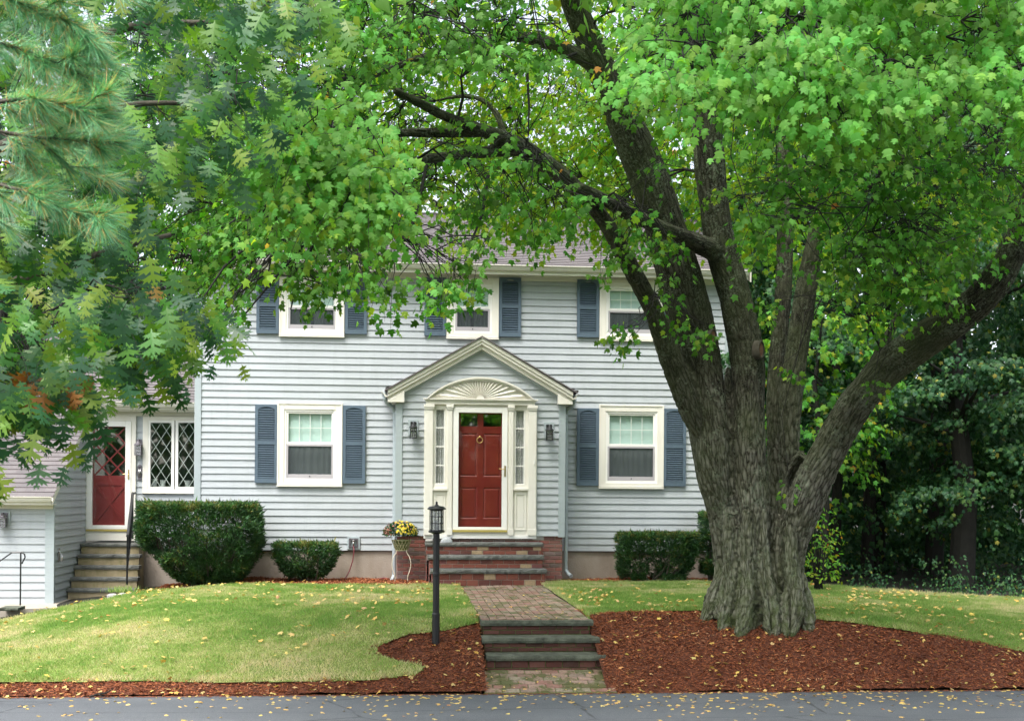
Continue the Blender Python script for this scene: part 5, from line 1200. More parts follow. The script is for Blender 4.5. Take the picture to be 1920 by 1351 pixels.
# ------------------------------------------------------------------ the big maple
maple = thing('maple_tree', 'huge many-stemmed maple in the mulch bed, its limbs arching over the house front', 'tree', (4.6, -7.3, -.1))
DB = 15.8
def limb(pts): return [(UD(a, b, d * 1.035), w * .89 * d * 1.035 / F) for a, b, d, w in pts]
limbs = {
 'A': limb([(1362, 1195, 15.6, 42), (1362, 1120, 15.7, 36), (1366, 1040, 15.7, 30), (1362, 960, 15.7, 37), (1342, 880, 15.6, 46), (1340, 870, 15.6, 46), (1330, 800, 15.6, 52), (1322, 740, 15.6, 48), (1312, 680, 15.6, 47), (1298, 610, 15.5, 48), (1280, 540, 15.4, 48), (1260, 470, 15.3, 45), (1240, 400, 15.1, 40), (1208, 310, 14.9, 42), (1175, 240, 14.7, 37), (1145, 170, 14.5, 33), (1112, 95, 14.3, 28), (1072, 0, 14.0, 26), (1045, -90, 13.7, 23), (1000, -220, 13.2, 18)]),
 'A1': limb([(1330, 860, 15.6, 26), (1306, 790, 15.5, 30), (1287, 740, 15.4, 28), (1267, 695, 15.3, 25), (1245, 640, 15.2, 22), (1225, 580, 15.0, 20), (1198, 530, 14.8, 19), (1170, 480, 14.5, 19), (1145, 430, 14.1, 17), (1105, 375, 13.7, 16), (1060, 335, 13.3, 18), (1015, 300, 12.9, 20), (960, 265, 12.5, 17), (900, 243, 12.1, 13), (845, 225, 11.8, 11), (800, 200, 11.5, 11), (740, 170, 11.2, 8)]),
 'A1b': limb([(975, 275, 12.6, 20), (920, 285, 12.4, 12), (860, 290, 12.1, 10), (800, 297, 11.8, 10), (740, 310, 11.5, 8), (660, 345, 11.1, 6), (590, 400, 10.8, 5)]),
 'A1c': limb([(900, 245, 12.2, 14), (850, 250, 12, 9), (790, 248, 11.8, 9), (720, 252, 11.4, 7), (640, 235, 11, 6)]),
 'A1d': limb([(945, 255, 12.4, 9), (935, 215, 12.5, 7), (905, 185, 12.6, 6), (860, 178, 12.6, 6), (815, 190, 12.6, 4)]),
 'A2b': limb([(1125, 130, 14.4, 16), (1085, 105, 14.2, 15), (1030, 80, 13.9, 13), (970, 66, 13.5, 11), (910, 75, 13.1, 10), (860, 95, 12.8, 8), (790, 105, 12.4, 7), (710, 140, 12, 9), (640, 150, 11.6, 6)]),
 'B': limb([(1410, 1200, 15.3, 52), (1410, 1120, 15.4, 44), (1411, 1040, 15.5, 38), (1411, 960, 15.5, 38), (1405, 880, 15.5, 36), (1402, 800, 15.5, 36), (1402, 740, 15.5, 36), (1402, 680, 15.5, 37), (1392, 620, 15.5, 37), (1375, 540, 15.4, 34), (1350, 460, 15.3, 33), (1338, 380, 15.2, 30), (1334, 300, 15.1, 29), (1328, 220, 15, 27), (1326, 140, 14.9, 22), (1330, 50, 14.8, 18), (1332, -40, 14.7, 16), (1335, -200, 14.5, 14)]),
 'B2': limb([(1345, 440, 15.4, 24), (1318, 340, 15.5, 17), (1310, 250, 15.6, 14), (1302, 190, 15.7, 12), (1300, 100, 15.8, 11), (1295, -40, 16, 9)]),
 'C': limb([(1338, 470, 15.2, 22), (1300, 452, 14.9, 18), (1262, 437, 14.6, 17), (1210, 415, 14.2, 15), (1160, 393, 13.8, 13), (1120, 365, 13.5, 11), (1085, 350, 13.2, 9)]),
 'D1': limb([(1455, 1010, 15.9, 26), (1458, 900, 16.1, 22), (1453, 800, 16.2, 18), (1452, 700, 16.3, 17), (1462, 620, 16.4, 17), (1470, 540, 16.5, 17), (1472, 440, 16.6, 17), (1474, 340, 16.7, 17), (1468, 250, 16.8, 14), (1462, 120, 17, 12), (1455, -40, 17.2, 9)]),
 'D2': limb([(1470, 1000, 15.8, 28), (1480, 900, 15.9, 24), (1478, 820, 15.9, 22), (1482, 740, 15.9, 24), (1494, 660, 15.9, 24), (1504, 590, 15.9, 24), (1515, 520, 15.9, 22), (1526, 460, 15.9, 19), (1532, 425, 15.9, 16)]),
 'D3': limb([(1478, 900, 15.8, 16), (1496, 862, 15.6, 16), (1506, 850, 15.4, 12)]),
 'D4': limb([(1530, 440, 15.9, 10), (1590, 380, 15.5, 9), (1660, 330, 15, 8), (1740, 250, 14.6, 9), (1790, 160, 14.3, 12), (1830, 90, 14.1, 14), (1880, 40, 13.9, 15), (1960, -20, 13.6, 14)]),
 'E': limb([(1490, 1195, 15.4, 36), (1487, 1120, 15.5, 30), (1483, 1060, 15.5, 28), (1488, 1010, 15.5, 33), (1505, 950, 15.4, 42), (1530, 890, 15.3, 42), (1556, 840, 15.2, 37), (1584, 790, 15.0, 37), (1618, 738, 14.8, 38), (1660, 690, 14.6, 40), (1715, 648, 14.3, 40), (1770, 612, 14.0, 38), (1825, 575, 13.7, 36), (1868, 530, 13.4, 35), (1895, 480, 13.2, 30), (1920, 420, 13.0, 28), (1955, 340, 12.8, 26), (2010, 220, 12.5, 22), (2080, 60, 12.2, 17), (2140, -120, 12, 12)]),
 'E2': limb([(1620, 720, 14.8, 18), (1660, 640, 14.9, 9), (1700, 560, 15, 7), (1720, 480, 15, 6), (1700, 400, 15, 5)]),
}
def root(x0, x1, x2, d, w, dy=0):
    return limb([(x0, 960, d + .12, w * .55), ((x0 * 6 + x1) / 7, 1030, d + .08, w * .66), ((x0 * 2 + x1) / 3, 1085 + dy, d, w * .80), (x1, 1130 + dy, d - .08, w), ((x1 + x2) / 2, 1158 + dy, d - .16, w * .92), (x2, 1182 + dy, d - .26, w * .7), (x2 + (x2 - x1) * .6, 1205 + dy, d - .36, w * .4)])
roots = [root(1362, 1338, 1318, 15.6, 27, -12), root(1368, 1362, 1350, 15.35, 27), root(1402, 1396, 1386, 15.25, 30, 3), root(1428, 1438, 1446, 15.25, 26), root(1484, 1484, 1480, 15.25, 28, 2), root(1488, 1503, 1514, 15.45, 28, -3), root(1450, 1465, 1468, 15.5, 30),
         limb([(1374, 1040, 15.7, 30), (1371, 900, 15.7, 27), (1368, 800, 15.75, 21), (1366, 730, 15.85, 13), (1365, 690, 16.0, 6)]), root(1372, 1352, 1332, 15.9, 28, -12), root(1486, 1498, 1510, 15.9, 28, -12), limb([(1430, 1060, 16.1, 40), (1430, 1140, 16.2, 46), (1430, 1190, 16.3, 50)])]
mb = MB(); SEG = []
def resample(L, n):
    P = np.array([p for p, r in L]); r = np.array([q for p, q in L]); s = np.r_[0, np.cumsum(np.linalg.norm(np.diff(P, axis=0), axis=1))]; t_ = np.linspace(0, s[-1], n)
    # smooth catmull-like via cubic weights
    Q = np.stack([np.interp(t_, s, P[:, i]) for i in range(3)], 1); q = np.interp(t_, s, r)
    for _ in range(2):
        Q[1:-1] = (Q[:-2] + 2 * Q[1:-1] + Q[2:]) / 4; q[1:-1] = (q[:-2] + 2 * q[1:-1] + q[2:]) / 4
    return Q, q, t_
allimbs = list(limbs.values()) + roots; LPTS = []
for k, L in enumerate(allimbs):
    Q, q, t_ = resample(L, max(8, len(L) * 3)); mb.tube(Q, q, 20)
    for i in range(len(Q) - 1): SEG.append((Q[i], Q[i + 1], q[i], q[i + 1], t_[i] + k * 5.0, k))
    if k < len(limbs): LPTS.append(Q)
me = bpy.data.meshes.new('tmp'); me.from_pydata(mb.v, [], mb.f); tmp = bpy.data.objects.new('tmp', me); COL.objects.link(tmp)
md = tmp.modifiers.new('r', 'REMESH'); md.mode = 'VOXEL'; md.voxel_size = .019
md2 = tmp.modifiers.new('s', 'SMOOTH'); md2.factor = .5; md2.iterations = 3
dg = bpy.context.evaluated_depsgraph_get(); ev = tmp.evaluated_get(dg); tm = bpy.data.meshes.new_from_object(ev)
nv = len(tm.vertices); V = np.empty(nv * 3, 'f'); tm.vertices.foreach_get('co', V); V = V.reshape(-1, 3).astype(float)
N_ = np.empty(nv * 3, 'f'); tm.vertices.foreach_get('normal', N_); N_ = N_.reshape(-1, 3).astype(float)
bpy.data.objects.remove(tmp)
best = np.full(nv, 1e9); bk = np.zeros((nv, 3)); per = np.full((len(allimbs), nv), 1e9)
for a, b, ra, rb, t0, kl in SEG:
    ab = b - a; l2 = ab @ ab; l = math.sqrt(l2); f = np.clip(((V - a) @ ab) / l2, 0, 1); c = a + ab * f[:, None]; d = V - c; rr = ra + (rb - ra) * f; dist = np.linalg.norm(d, axis=1) - rr
    ax = ab / l; u = norm(np.cross(ax, np.array([.3, 1, .2]))); w = np.cross(ax, u); k = dist < best; best[k] = dist[k]; per[kl] = np.minimum(per[kl], dist) if kl < len(limbs) else per[kl]
    bk[k] = np.c_[(d @ u)[k], (d @ w)[k], (t0 + f * l)[k] * .22]
ps = np.sort(per, 0); crev = np.exp(-np.maximum(ps[1] - ps[0], 0) / .045) * np.clip((4.6 - V[:, 2]) / 1.5, 0, 1) * np.exp(-np.maximum(ps[0], 0) / .06)
E_ = np.empty(len(tm.edges) * 2, 'i'); tm.edges.foreach_get('vertices', E_); E_ = E_.reshape(-1, 2)
def lsm(x, it):
    dg_ = np.bincount(E_.ravel(), minlength=nv).astype(float)
    for _ in range(it): x = (np.bincount(E_[:, 0], x[E_[:, 1]], nv) + np.bincount(E_[:, 1], x[E_[:, 0]], nv)) / np.maximum(dg_, 1)
    return x
crev = lsm(crev, 6)
# furrowed bark and flutes
s1 = vnoise(bk * np.array([30, 30, 42]) + 3); s2 = vnoise(bk * np.array([50, 50, 80]) + 11); s3 = vnoise(bk * np.array([5, 5, 7]) + 5)
ridge = 1 - np.abs(2 * s1 - 1); ridge2 = 1 - np.abs(2 * s2 - 1)
thick = np.clip((6.0 - V[:, 2]) / 6, .25, 1)
disp = -.10 * crev + (1 - .9 * crev) * (-.034 * ridge ** 3 - .012 * ridge2 ** 2 + .05 * (s3 - .5)) * thick + .006
fl = np.clip((1.1 - V[:, 2]) / 1.2, 0, 1); ang = np.arctan2(V[:, 1] + 6.8, V[:, 0] - 4.75)
disp += fl ** 1.5 * .08 * (vnoise(np.c_[np.cos(ang) * 3.2, np.sin(ang) * 3.2, V[:, 2] * .9]) - .5) - .16 * fl * np.exp(-np.abs(2 * vnoise(np.c_[np.cos(ang) * 4.3 + 7, np.sin(ang) * 4.3, V[:, 2] * .6]) - 1) / .17)
V += N_ * disp[:, None]
gp = np.clip(crev * 1.6 - .25, 0, 1)[:, None]; Vs = np.stack([lsm(V[:, i], 7) for i in range(3)], 1); V = V * (1 - gp) + Vs * gp
tm.vertices.foreach_set('co', V.astype('f').ravel()); a_ = tm.attributes.new('bk', 'FLOAT_VECTOR', 'POINT'); a_.data.foreach_set('vector', bk.astype('f').ravel()); tm.update()
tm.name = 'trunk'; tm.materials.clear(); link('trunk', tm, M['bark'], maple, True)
for (px, py, d, rx_, rz_) in ((1428, 655, 15.24, 7, 14), (1338, 630, 15.26, 8, 11)):
    d *= 1.035; c = UD(px, py, d); ri = 18; q = d / F; n_ = norm(np.array([.75, -1, 0])); u_ = np.cross(zz, n_); mb = MB(); col = []
    for off, k in ((-.30, 1.5), (-.10, 1.3), (-.02, 1.28), (.008, 1.12), (.0, .98), (-.012, .92)):
        col += [c + n_ * off + (u_ * rx_ * math.cos(6.283 * j / ri) + zz * rz_ * math.sin(6.283 * j / ri)) * q * k * random.uniform(.97, 1.03) for j in range(ri)]
    mb.add(col, [(a * ri + j, a * ri + (j + 1) % ri, (a + 1) * ri + (j + 1) % ri, (a + 1) * ri + j) for a in range(5) for j in range(ri)]); build('branch_collar', mb, M['oakbark'], maple, smooth=True)
    mb = MB(); mb.add([c + n_ * -.010 + (u_ * rx_ * math.cos(6.283 * j / ri) + zz * rz_ * math.sin(6.283 * j / ri)) * q * .95 for j in range(ri)], [tuple(range(ri))]); build('pruning_scar', mb, M['cutwood'], maple)

MC = (4.75, -6.8)
K1 = [(770, 520), (785, 400), (800, 350), (890, 350), (895, 430), (870, 480), (850, 520)]
K2 = [(925, 600), (940, 500), (985, 462), (1040, 470), (1110, 505), (1150, 520), (1150, 600)]
LOW = [(430, 560), (490, 540), (520, 480), (570, 470), (640, 490), (700, 490), (745, 450), (790, 420), (800, 380), (870, 380), (905, 430), (950, 380), (1030, 370), (1100, 400), (1180, 430), (1230, 430)]
P3 = [(180, -30), (180, 620)] + LOW + [(1300, 430), (1480, 480), (1560, 520), (1700, 560), (1920, 420), (1960, -30)]
SKY = [(835, 60), (890, 40), (900, 5), (840, 5)], [(1115, 140), (1150, 100), (1135, 20), (1110, 30)]
parts = []; AA = []; TW = []
def crown(poly, n, d0, d1, size, T, keep=(), clump=0, L=.5, nl=14, out=None, z=-.1, net=True, **kw):
    A_ = anchors(poly, n, d0, d1, keep, clump); o = outward(A_, MC, z) if out is None else norm(np.broadcast_to(np.array(out, float), A_.shape) + 0)
    p, tw = sprays(A_, o, L, nl, size, T, **kw); parts.append(p)
    if net: AA.append(A_); TW.append(tw)
KA = [(990, -60), (1140, -60), (1190, 120), (1240, 220), (1290, 380), (1310, 480), (1215, 500), (1130, 340), (1075, 190), (1020, 60)]
K5 = [(720, 210), (900, 110), (1060, 100), (1130, 260), (1120, 340), (1000, 260), (850, 290), (760, 340)]
KB = [(1285, 580), (1270, 120), (1360, 120), (1415, 580)]
KD = [(1435, 640), (1440, 430), (1560, 410), (1555, 640)]
KE = [(1650, 740), (1600, 650), (1780, 560), (1860, 400), (1970, 380), (1970, 580), (1800, 680)]
KC = [(850, 190), (960, 215), (1090, 310), (1180, 400), (1170, 470), (1060, 390), (960, 340), (850, 280)]
NEARR = [(1180, 150), (1205, 40), (1220, -200), (1780, -200), (1770, 120), (1750, 200), (1700, 220), (1640, 250), (1560, 250), (1480, 225), (1400, 215), (1300, 170), (1190, 150)]
NEARR2 = [(1800, -150), (2050, -150), (2050, 250), (1930, 250), (1840, 200), (1790, 120)]
NEARL = [(560, 190), (670, 185), (735, 250), (735, 330), (765, 395), (740, 430), (680, 430), (600, 390), (540, 350), (480, 310), (500, 270)]
tocam = (-.35, -1, -.15)
crown(NEARR, 520, 7.6, 9.8, .070, T_MAPLE, clump=120, out=tocam, upb=.75, outb=1.0, tipdown=(.6, 1.3), vr=(.42, .8), L=.42)
crown(NEARR, 24, 7.6, 9.6, .075, T_MAPLE, out=tocam, upb=.75, outb=1.0, tipdown=(.6, 1.3), vr=(.6, 1), L=.42, nl=5)
crown(NEARR2, 160, 7.8, 9.2, .070, T_MAPLE, clump=120, out=tocam, vr=(.42, .8), upb=.75, outb=1.0, tipdown=(.6, 1.3), L=.42)
crown(NEARL, 190, 7.4, 8.6, .070, T_MAPLE, clump=90, out=tocam, vr=(.42, .86), upb=.75, outb=1.0, tipdown=(.6, 1.3), L=.38)
for q_ in ((500, 500), (560, 480), (620, 500), (690, 480), (740, 480), (560, 430), (640, 450), (470, 470)): crown([(q_[0] - 40, q_[1] - 105), (q_[0] + 40, q_[1] - 105), (q_[0] + 40, q_[1] - 30), (q_[0] - 40, q_[1] - 30)], 7, 10, 12.5, .08, T_MAPM, out=tocam, L=.45)
crown([(980, 160), (1130, 170), (1120, 60), (1060, -150), (560, -150), (560, 160), (700, 180), (820, 120)], 130, 9.5, 12, .078, T_MAPLE, SKY + (KA,), 90, vr=(.1, .75), out=tocam, L=.45, wid=.45)
crown(P3, 1150, 10.5, 15, .082, T_MAPM, (K1, K2, KA, KB, KC, KD, KE) + SKY + (K5,), 110, L=.5, vr=(0, .5))  # middle layer takes the deep greens: inner crown shade put into leaf colour
crown(P3, 60, 10.5, 15, .08, T_MAPM, (K1, K2, KB, KD, KE) + SKY, 110, L=.5, vr=(.2, 1))
crown([(850, 180), (980, 210), (1180, 400), (1130, 440), (960, 330), (850, 290)], 16, 10.5, 12, .08, T_MAPM, L=.35, vr=(0, .8))
crown([(560, 30), (560, 400), (780, 440), (1000, 430), (1150, 440), (1250, 460), (1300, 440), (1560, 500), (1560, 30)], 1000, 16, 19.5, .095, T_MAPM, (K1, K2) + SKY, 90, L=.55, vr=(.6, .972))  # rear layer takes the lime tones: backlight put into leaf colour
crown([(690, -20), (1260, -20), (1250, 400), (900, 420), (700, 330)], 420, 17, 20, .10, T_MAPM, (K1, K2) + SKY, 70, L=.5, vr=(.65, .972))
crown([(420, 360), (420, 520), (480, 500), (560, 440), (700, 450), (780, 400), (790, 300), (600, 330)], 210, 10.5, 14, .08, T_MAPM, (K1,), 80, vr=(0, .8))
crown([(1500, 250), (1500, 560), (1600, 600), (1720, 560), (1860, 430), (1960, 350), (1960, 150), (1700, 260)], 260, 12, 17, .085, T_MAPM, (KE, KD), 90, vr=(.1, .97))
crown([(180, 60), (180, 560), (420, 560), (490, 480), (560, 400), (560, 60)], 300, 12, 17, .09, T_MAPM, (), 100, vr=(.3, .972))
# hanging ends and tufts
def tuft(px, py, d, n, sp=16, L=.26, size=.075, nl=12, out=None):
    py -= 30; crown([(px - sp, py - sp), (px + sp, py - sp), (px + sp, py + sp), (px - sp, py + sp)], n, d - .3, d + .3, size, T_MAPLE, L=L, nl=nl, out=out or (-.3, -.6, -.5), wid=.4, vr=(0, .93))
for a in ((440, 585, 11, 7), (470, 540, 11.5, 6), (420, 620, 11, 4), (600, 560, 11, 6), (645, 540, 11, 6), (700, 540, 10.5, 7, 22), (735, 555, 10.5, 4), (560, 535, 11, 6), (835, 560, 10.5, 4), (815, 560, 10.5, 5), (875, 540, 10.6, 7, 22), (915, 480, 10.6, 5), (1190, 650, 14.2, 4, 12), (1180, 640, 14.2, 3, 10), (1150, 500, 13.5, 6, 24), (1250, 560, 14.5, 4, 20), (1330, 640, 14.8, 3), (1290, 630, 14.7, 3), (1250, 480, 13.5, 9, 30), (1200, 440, 13.5, 8, 30), (1010, 440, 12, 5), (1060, 430, 12, 5, 24), (1640, 620, 14.2, 3), (1700, 560, 14, 6, 30), (1640, 740, 14.3, 2, 10), (1470, 720, 15.4, 2), (1475, 930, 15.2, 1, 6), (1340, 380, 14.6, 2), (1440, 600, 15.5, 3)): tuft(*a)
# unseen crown cover, added above and beyond the frame to shade the leaves below
crown([(250, -700), (250, -20), (2300, -20), (2300, -700)], 850, 10, 16.5, .17, T_SIMPLE, (), 0, L=.6, nl=14, net=False)
crown([(1930, -100), (1930, 500), (2500, 400), (2500, -100)], 110, 10, 15, .15, T_SIMPLE, (), 0, L=.6, nl=14, net=False)
V, Fc, A = cat(parts); npmesh('crown', V, Fc, M['maple_leaf'], maple, A)
mb = MB(); network(mb, np.concatenate(AA), np.concatenate(TW), LPTS, 190, .022, .0045)
# extra bare looking twigs
for P_ in ([(1080, 100, 14.2), (1040, 115, 14), (985, 130, 13.8), (930, 160, 13.6), (900, 200, 13.5)], [(988, 130, 13.8), (992, 200, 13.8), (990, 270, 13.8)], [(800, 310, 11.8), (780, 400, 11.4), (760, 450, 11)], [(915, 330, 12.4), (905, 400, 12), (885, 450, 11.5), (860, 530, 10.9)], [(700, 260, 11.4), (620, 390, 11), (560, 470, 10.8), (500, 540, 10.7), (450, 600, 10.7)], [(620, 390, 11), (540, 400, 10.7), (480, 380, 10.5), (430, 420, 10.4)], [(590, 400, 10.8), (500, 430, 10.6), (420, 500, 10.4), (380, 560, 10.3)], [(660, 345, 11.1), (590, 450, 10.9), (560, 520, 10.8), (545, 580, 10.7)]):
    mb.tube([UD(*p) for p in P_], np.linspace(.02, .006, len(P_)), 6, False)
build('branches', mb, M['twig'], maple, smooth=True)

# ------------------------------------------------------------------ oak, in front at the left
oak = thing('oak_tree', 'lobed-leaf oak at the left edge, boughs hanging in front of the wing roof', 'tree', (-5.2, -16.8, -.68))
OC = (-5.0, -17.2)
OP = [(-120, -160), (590, -160), (570, 0), (520, 80), (490, 150), (450, 220), (390, 260), (390, 320), (340, 350), (290, 390), (280, 470), (290, 560), (250, 600), (180, 590), (130, 640), (80, 690), (30, 690), (-20, 640), (-120, 640)]
ok_parts = []; OA = []; OT = []
def oakc(poly, n, d0, d1, size=.125, nl=9, L=.3, vr=(0, .93), **kw):
    A_ = anchors(poly, n, d0, d1, (), 100); p, tw = sprays(A_, norm(np.tile([.2, -1, -.25], (n, 1))), L, nl, size, T_OAK, (.2, .7), (.6, 2.0), .55, 1.0, .65, vr, asp=1.15, **kw); ok_parts.append(p); OA.append(A_); OT.append(tw)
oakc(OP, 300, 5.4, 8.4)
oakc([(-100, 520), (-100, 660), (60, 690), (130, 650), (290, 590), (280, 520)], 26, 5.2, 6.6, vr=(.2, 1))
oakc([(200, 540), (340, 520), (350, 590), (300, 630), (190, 640)], 30, 5.6, 7.2, vr=(0, .99))
oakc([(-60, 640), (60, 690), (95, 690), (105, 740), (30, 760), (-60, 740)], 14, 5.4, 6.0, vr=(.1, .99))
oakc([(78, 690), (105, 690), (105, 745), (78, 745)], 2, 5.4, 5.5, vr=(.987, 1), nl=5, L=.15)
oakc([(50, 670), (130, 650), (120, 710), (60, 730)], 6, 5.4, 5.9, vr=(.3, 1), nl=7, L=.22)
oakc([(540, -10), (590, -10), (580, 40), (540, 60)], 5, 5.6, 6.0, nl=8, vr=(.5, .93))
oakc([(0, -500), (600, -500), (600, -120), (0, -120)], 14, 6.5, 9, .17)
V, Fc, A = cat(ok_parts); npmesh('crown', V, Fc, M['oak_leaf'], oak, A)
mb = MB(); ob = [[(-300, 1000, 6.0, 60), (-330, 500, 6.2, 56), (-360, 0, 6.5, 50), (-380, -600, 7, 36)],
      [(-340, 350, 6.3, 30), (-150, 250, 6.4, 18), (50, 130, 6.6, 10), (250, 42, 6.8, 8), (430, 45, 7.0, 6), (560, 30, 7.2, 3)], [(-330, 600, 6.2, 26), (-150, 560, 6.2, 16), (60, 520, 6.2, 8), (200, 470, 6.4, 6), (320, 440, 6.6, 5)], [(-330, 800, 6.1, 24), (-150, 740, 6, 14), (0, 700, 5.9, 8), (120, 690, 5.9, 5), (260, 690, 5.9, 3)], [(-340, 400, 6.3, 24), (-100, 330, 6, 12), (120, 210, 6, 8), (300, 190, 6.1, 5), (430, 200, 6.2, 4)]]
olp = []
for L in ob:
    Q, q, t_ = resample(limb(L), 24); mb.tube(Q, q, 12); olp.append(Q)
build('trunk', mb, M['oakbark'], oak, smooth=True)
mb = MB(); network(mb, np.concatenate(OA), np.concatenate(OT), olp[1:], 46, .014, .003); build('branches', mb, M['twig'], oak, smooth=True)

# ------------------------------------------------------------------ pine, close at the upper left
pine = thing('pine_tree', 'blurred long-needled pine with orange-brown inner needles at the upper left corner', 'tree', (-3.6, -19.0, -.68))
nd = []; mb = MB()
def shoot(P, n, ln=.10, w=.0022, dead=0.0, back=.35):
    P = np.array(P); s = np.linspace(0, 1, len(P)); f = R.uniform(back, 1, n) ** .8
    pos = np.stack([np.interp(f, s, P[:, i]) for i in range(3)], 1); d = norm(P[-1] - P[-2]); dd = norm(np.gradient(P, axis=0)); dr_ = np.stack([np.interp(f, s, dd[:, i]) for i in range(3)], 1)
    tip = norm(dr_ * 1.25 + R.normal(0, .5, (n, 3)) + np.array([0, 0, -.10])); v = np.where(R.uniform(0, 1, n) < dead * (1.4 - f), R.uniform(.8, 1, n), R.uniform(0, .72, n))
    nd.append(place(T_NEEDLE, pos, tip, R.normal(0, .5, (n, 3)) + np.array([0, -.6, 1]), ln * R.uniform(.75, 1.1, n), w, np.c_[v, R.uniform(.2, 1, n), R.uniform(0, 1, n)]))
brs = [[(-250, 140, 4.3), (-60, 235, 4.2), (60, 258, 4.15), (150, 262, 4.1), (225, 268, 4.05)], [(-250, 300, 4.2), (-60, 330, 4.1), (50, 360, 4.0), (130, 395, 3.95), (200, 400, 3.9)], [(-250, 0, 4.2), (-80, 60, 4.1), (30, 90, 4.0), (110, 120, 3.95), (170, 150, 3.9)],
       [(-250, -100, 4.1), (-80, -40, 4), (20, 0, 3.95), (90, 20, 3.9), (150, 50, 3.85)], [(-250, 200, 4), (-60, 200, 4), (40, 185, 3.9), (120, 195, 3.85), (190, 210, 3.85)]]
for b in brs:
    P = np.array([UD(*p) for p in b]); mb.tube(P, np.linspace(.009, .003, len(P)), 6)
    shoot(P, 1000, .12, dead=.3, back=.35)
    for k in range(9):
        f = random.uniform(.3, .95) * (len(P) - 1); i = int(f); q = P[i] + (P[i + 1] - P[i]) * (f - i); px_dir = norm(P[-1] - P[0]); dv = norm(px_dir + np.array([random.uniform(-.2, .3), random.uniform(-.8, .8), random.uniform(-.75, .65)])); e = q + dv * random.uniform(.08, .17); mid = (q + e) / 2 + (0, 0, .006)
        mb.tube([q, mid, e], [.003, .0025, .002], 4, False); shoot([q, mid, e], 240, .12, dead=.2, back=.2)
# fill shoots behind
for k in range(26):
    p = UD(random.uniform(-160, 180), random.uniform(-80, 400), random.uniform(4.0, 4.7)); e = p + norm(np.array([random.uniform(.2, 1), random.uniform(-.5, .5), random.uniform(-.55, .1)])) * .13; shoot([p, (p + e) / 2, e], 200, .12, dead=.25, back=.1); mb.tube([p, e], .0025, 4, False)
V, Fc, A = cat(nd); npmesh('needles', V, Fc, M['needle'], pine, A)
P = np.array([UD(-250, 140, 4.3)]); tk = UD(-420, 500, 4.4); mb.tube([(tk[0], tk[1], -.75), (tk[0], tk[1], 2.2), (tk[0] + .05, tk[1], 5.0)], [.11, .09, .06], 12)
for b in brs: p = UD(*b[0]); mb.tube([(tk[0], tk[1], p[2] - .15), (tk + p) / 2 * np.array([1, 1, 0]) + (0, 0, p[2] - .05), p], [.02, .014, .009], 6)
build('trunk', mb, M['oakbark'], pine, smooth=True)

# ------------------------------------------------------------------ trees beyond
def bgtree(name, label, x, y, h, rad_, mat, n, size, T=T_SIMPLE, z0=.25, nl=14, L=.7, group='trees beyond the house', trunk=.2, droop=(.2, .6), vr=(0, 1), boughs=0):
    g = float(H(x, y)) if y < 5 else -.1
    t = thing(name, label, 'tree', (x, y, g), group)
    u = norm(R.normal(0, 1, (n, 3))) * (R.uniform(.35, 1, (n, 1)) ** .6); zc = g + h * (z0 + 1) / 2; hz_ = h * (1 - z0) / 2
    lump = .75 + .5 * vnoise(u * 2.2 + x)
    A_ = np.array([x, y, zc]) + u * np.array([rad_, rad_, hz_]) * lump[:, None]
    if boughs:
        u = norm(R.normal(0, 1, (boughs, 3))) * R.uniform(.55, 1, (boughs, 1)); C_ = np.array([x, y, zc]) + u * np.array([rad_, rad_, hz_]); k_ = R.integers(0, boughs, n)
        o_ = outward(C_, (x, y), 0)[k_]; rr_ = R.uniform(-1.1, .5, (n, 1)); sd = np.cross(o_, zz) * R.normal(0, .42, (n, 1)) * (1.2 - np.abs(rr_ + .3))
        A_ = C_[k_] + o_ * rr_ + sd + zz * (R.normal(0, .06, (n, 1)) - .16 * (rr_ + 1) ** 2)
    p, tw = sprays(A_, outward(A_, (x, y), -.05), L, nl, size, T, droop, vr=vr); npmesh('crown', *p[:2], mat, t, p[2])
    mb = MB(); top_ = zc + hz_ * .6; mb.tube([(x, y, g - .2), (x + .1, y, g + h * .25), (x - .1, y + .1, zc), (x, y, top_)], [trunk * 1.3, trunk, trunk * .7, trunk * .2], 10)
    for i in range(10):
        a = random.uniform(0, 6.28); z = g + h * random.uniform(.4 if boughs else z0 * .9, .75); r = rad_ * random.uniform(.5, .85); mb.tube([(x, y, z), (x + r * .5 * math.cos(a), y + r * .5 * math.sin(a), z + r * .2), (x + r * math.cos(a), y + r * math.sin(a), z + r * .35)], [trunk * .4, trunk * .25, trunk * .1], 6, False)
    build('trunk', mb, M['twig'], t)
W = 'trees of the dark wood at the right'
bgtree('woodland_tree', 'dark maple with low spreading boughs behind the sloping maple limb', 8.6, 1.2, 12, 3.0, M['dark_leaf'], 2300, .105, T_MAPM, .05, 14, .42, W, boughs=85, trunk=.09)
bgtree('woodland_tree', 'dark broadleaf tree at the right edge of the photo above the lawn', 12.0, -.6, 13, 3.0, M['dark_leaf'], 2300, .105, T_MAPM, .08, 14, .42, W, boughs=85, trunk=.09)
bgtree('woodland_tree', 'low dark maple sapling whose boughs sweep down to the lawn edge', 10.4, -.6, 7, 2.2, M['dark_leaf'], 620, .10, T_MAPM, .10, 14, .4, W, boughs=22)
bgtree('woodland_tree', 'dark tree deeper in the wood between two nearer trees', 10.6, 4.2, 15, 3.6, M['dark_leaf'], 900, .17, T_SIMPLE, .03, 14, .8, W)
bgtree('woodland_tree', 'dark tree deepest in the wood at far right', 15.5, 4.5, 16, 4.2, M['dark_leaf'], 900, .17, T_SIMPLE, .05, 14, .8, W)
bgtree('young_tree', 'bright yellow-green young tree glowing between the maple stems and sloping limb', 7.5, -1.2, 5.6, 1.15, M['maple_leaf'], 150, .13, T_MAPM, .30, 12, .45, None, .06)
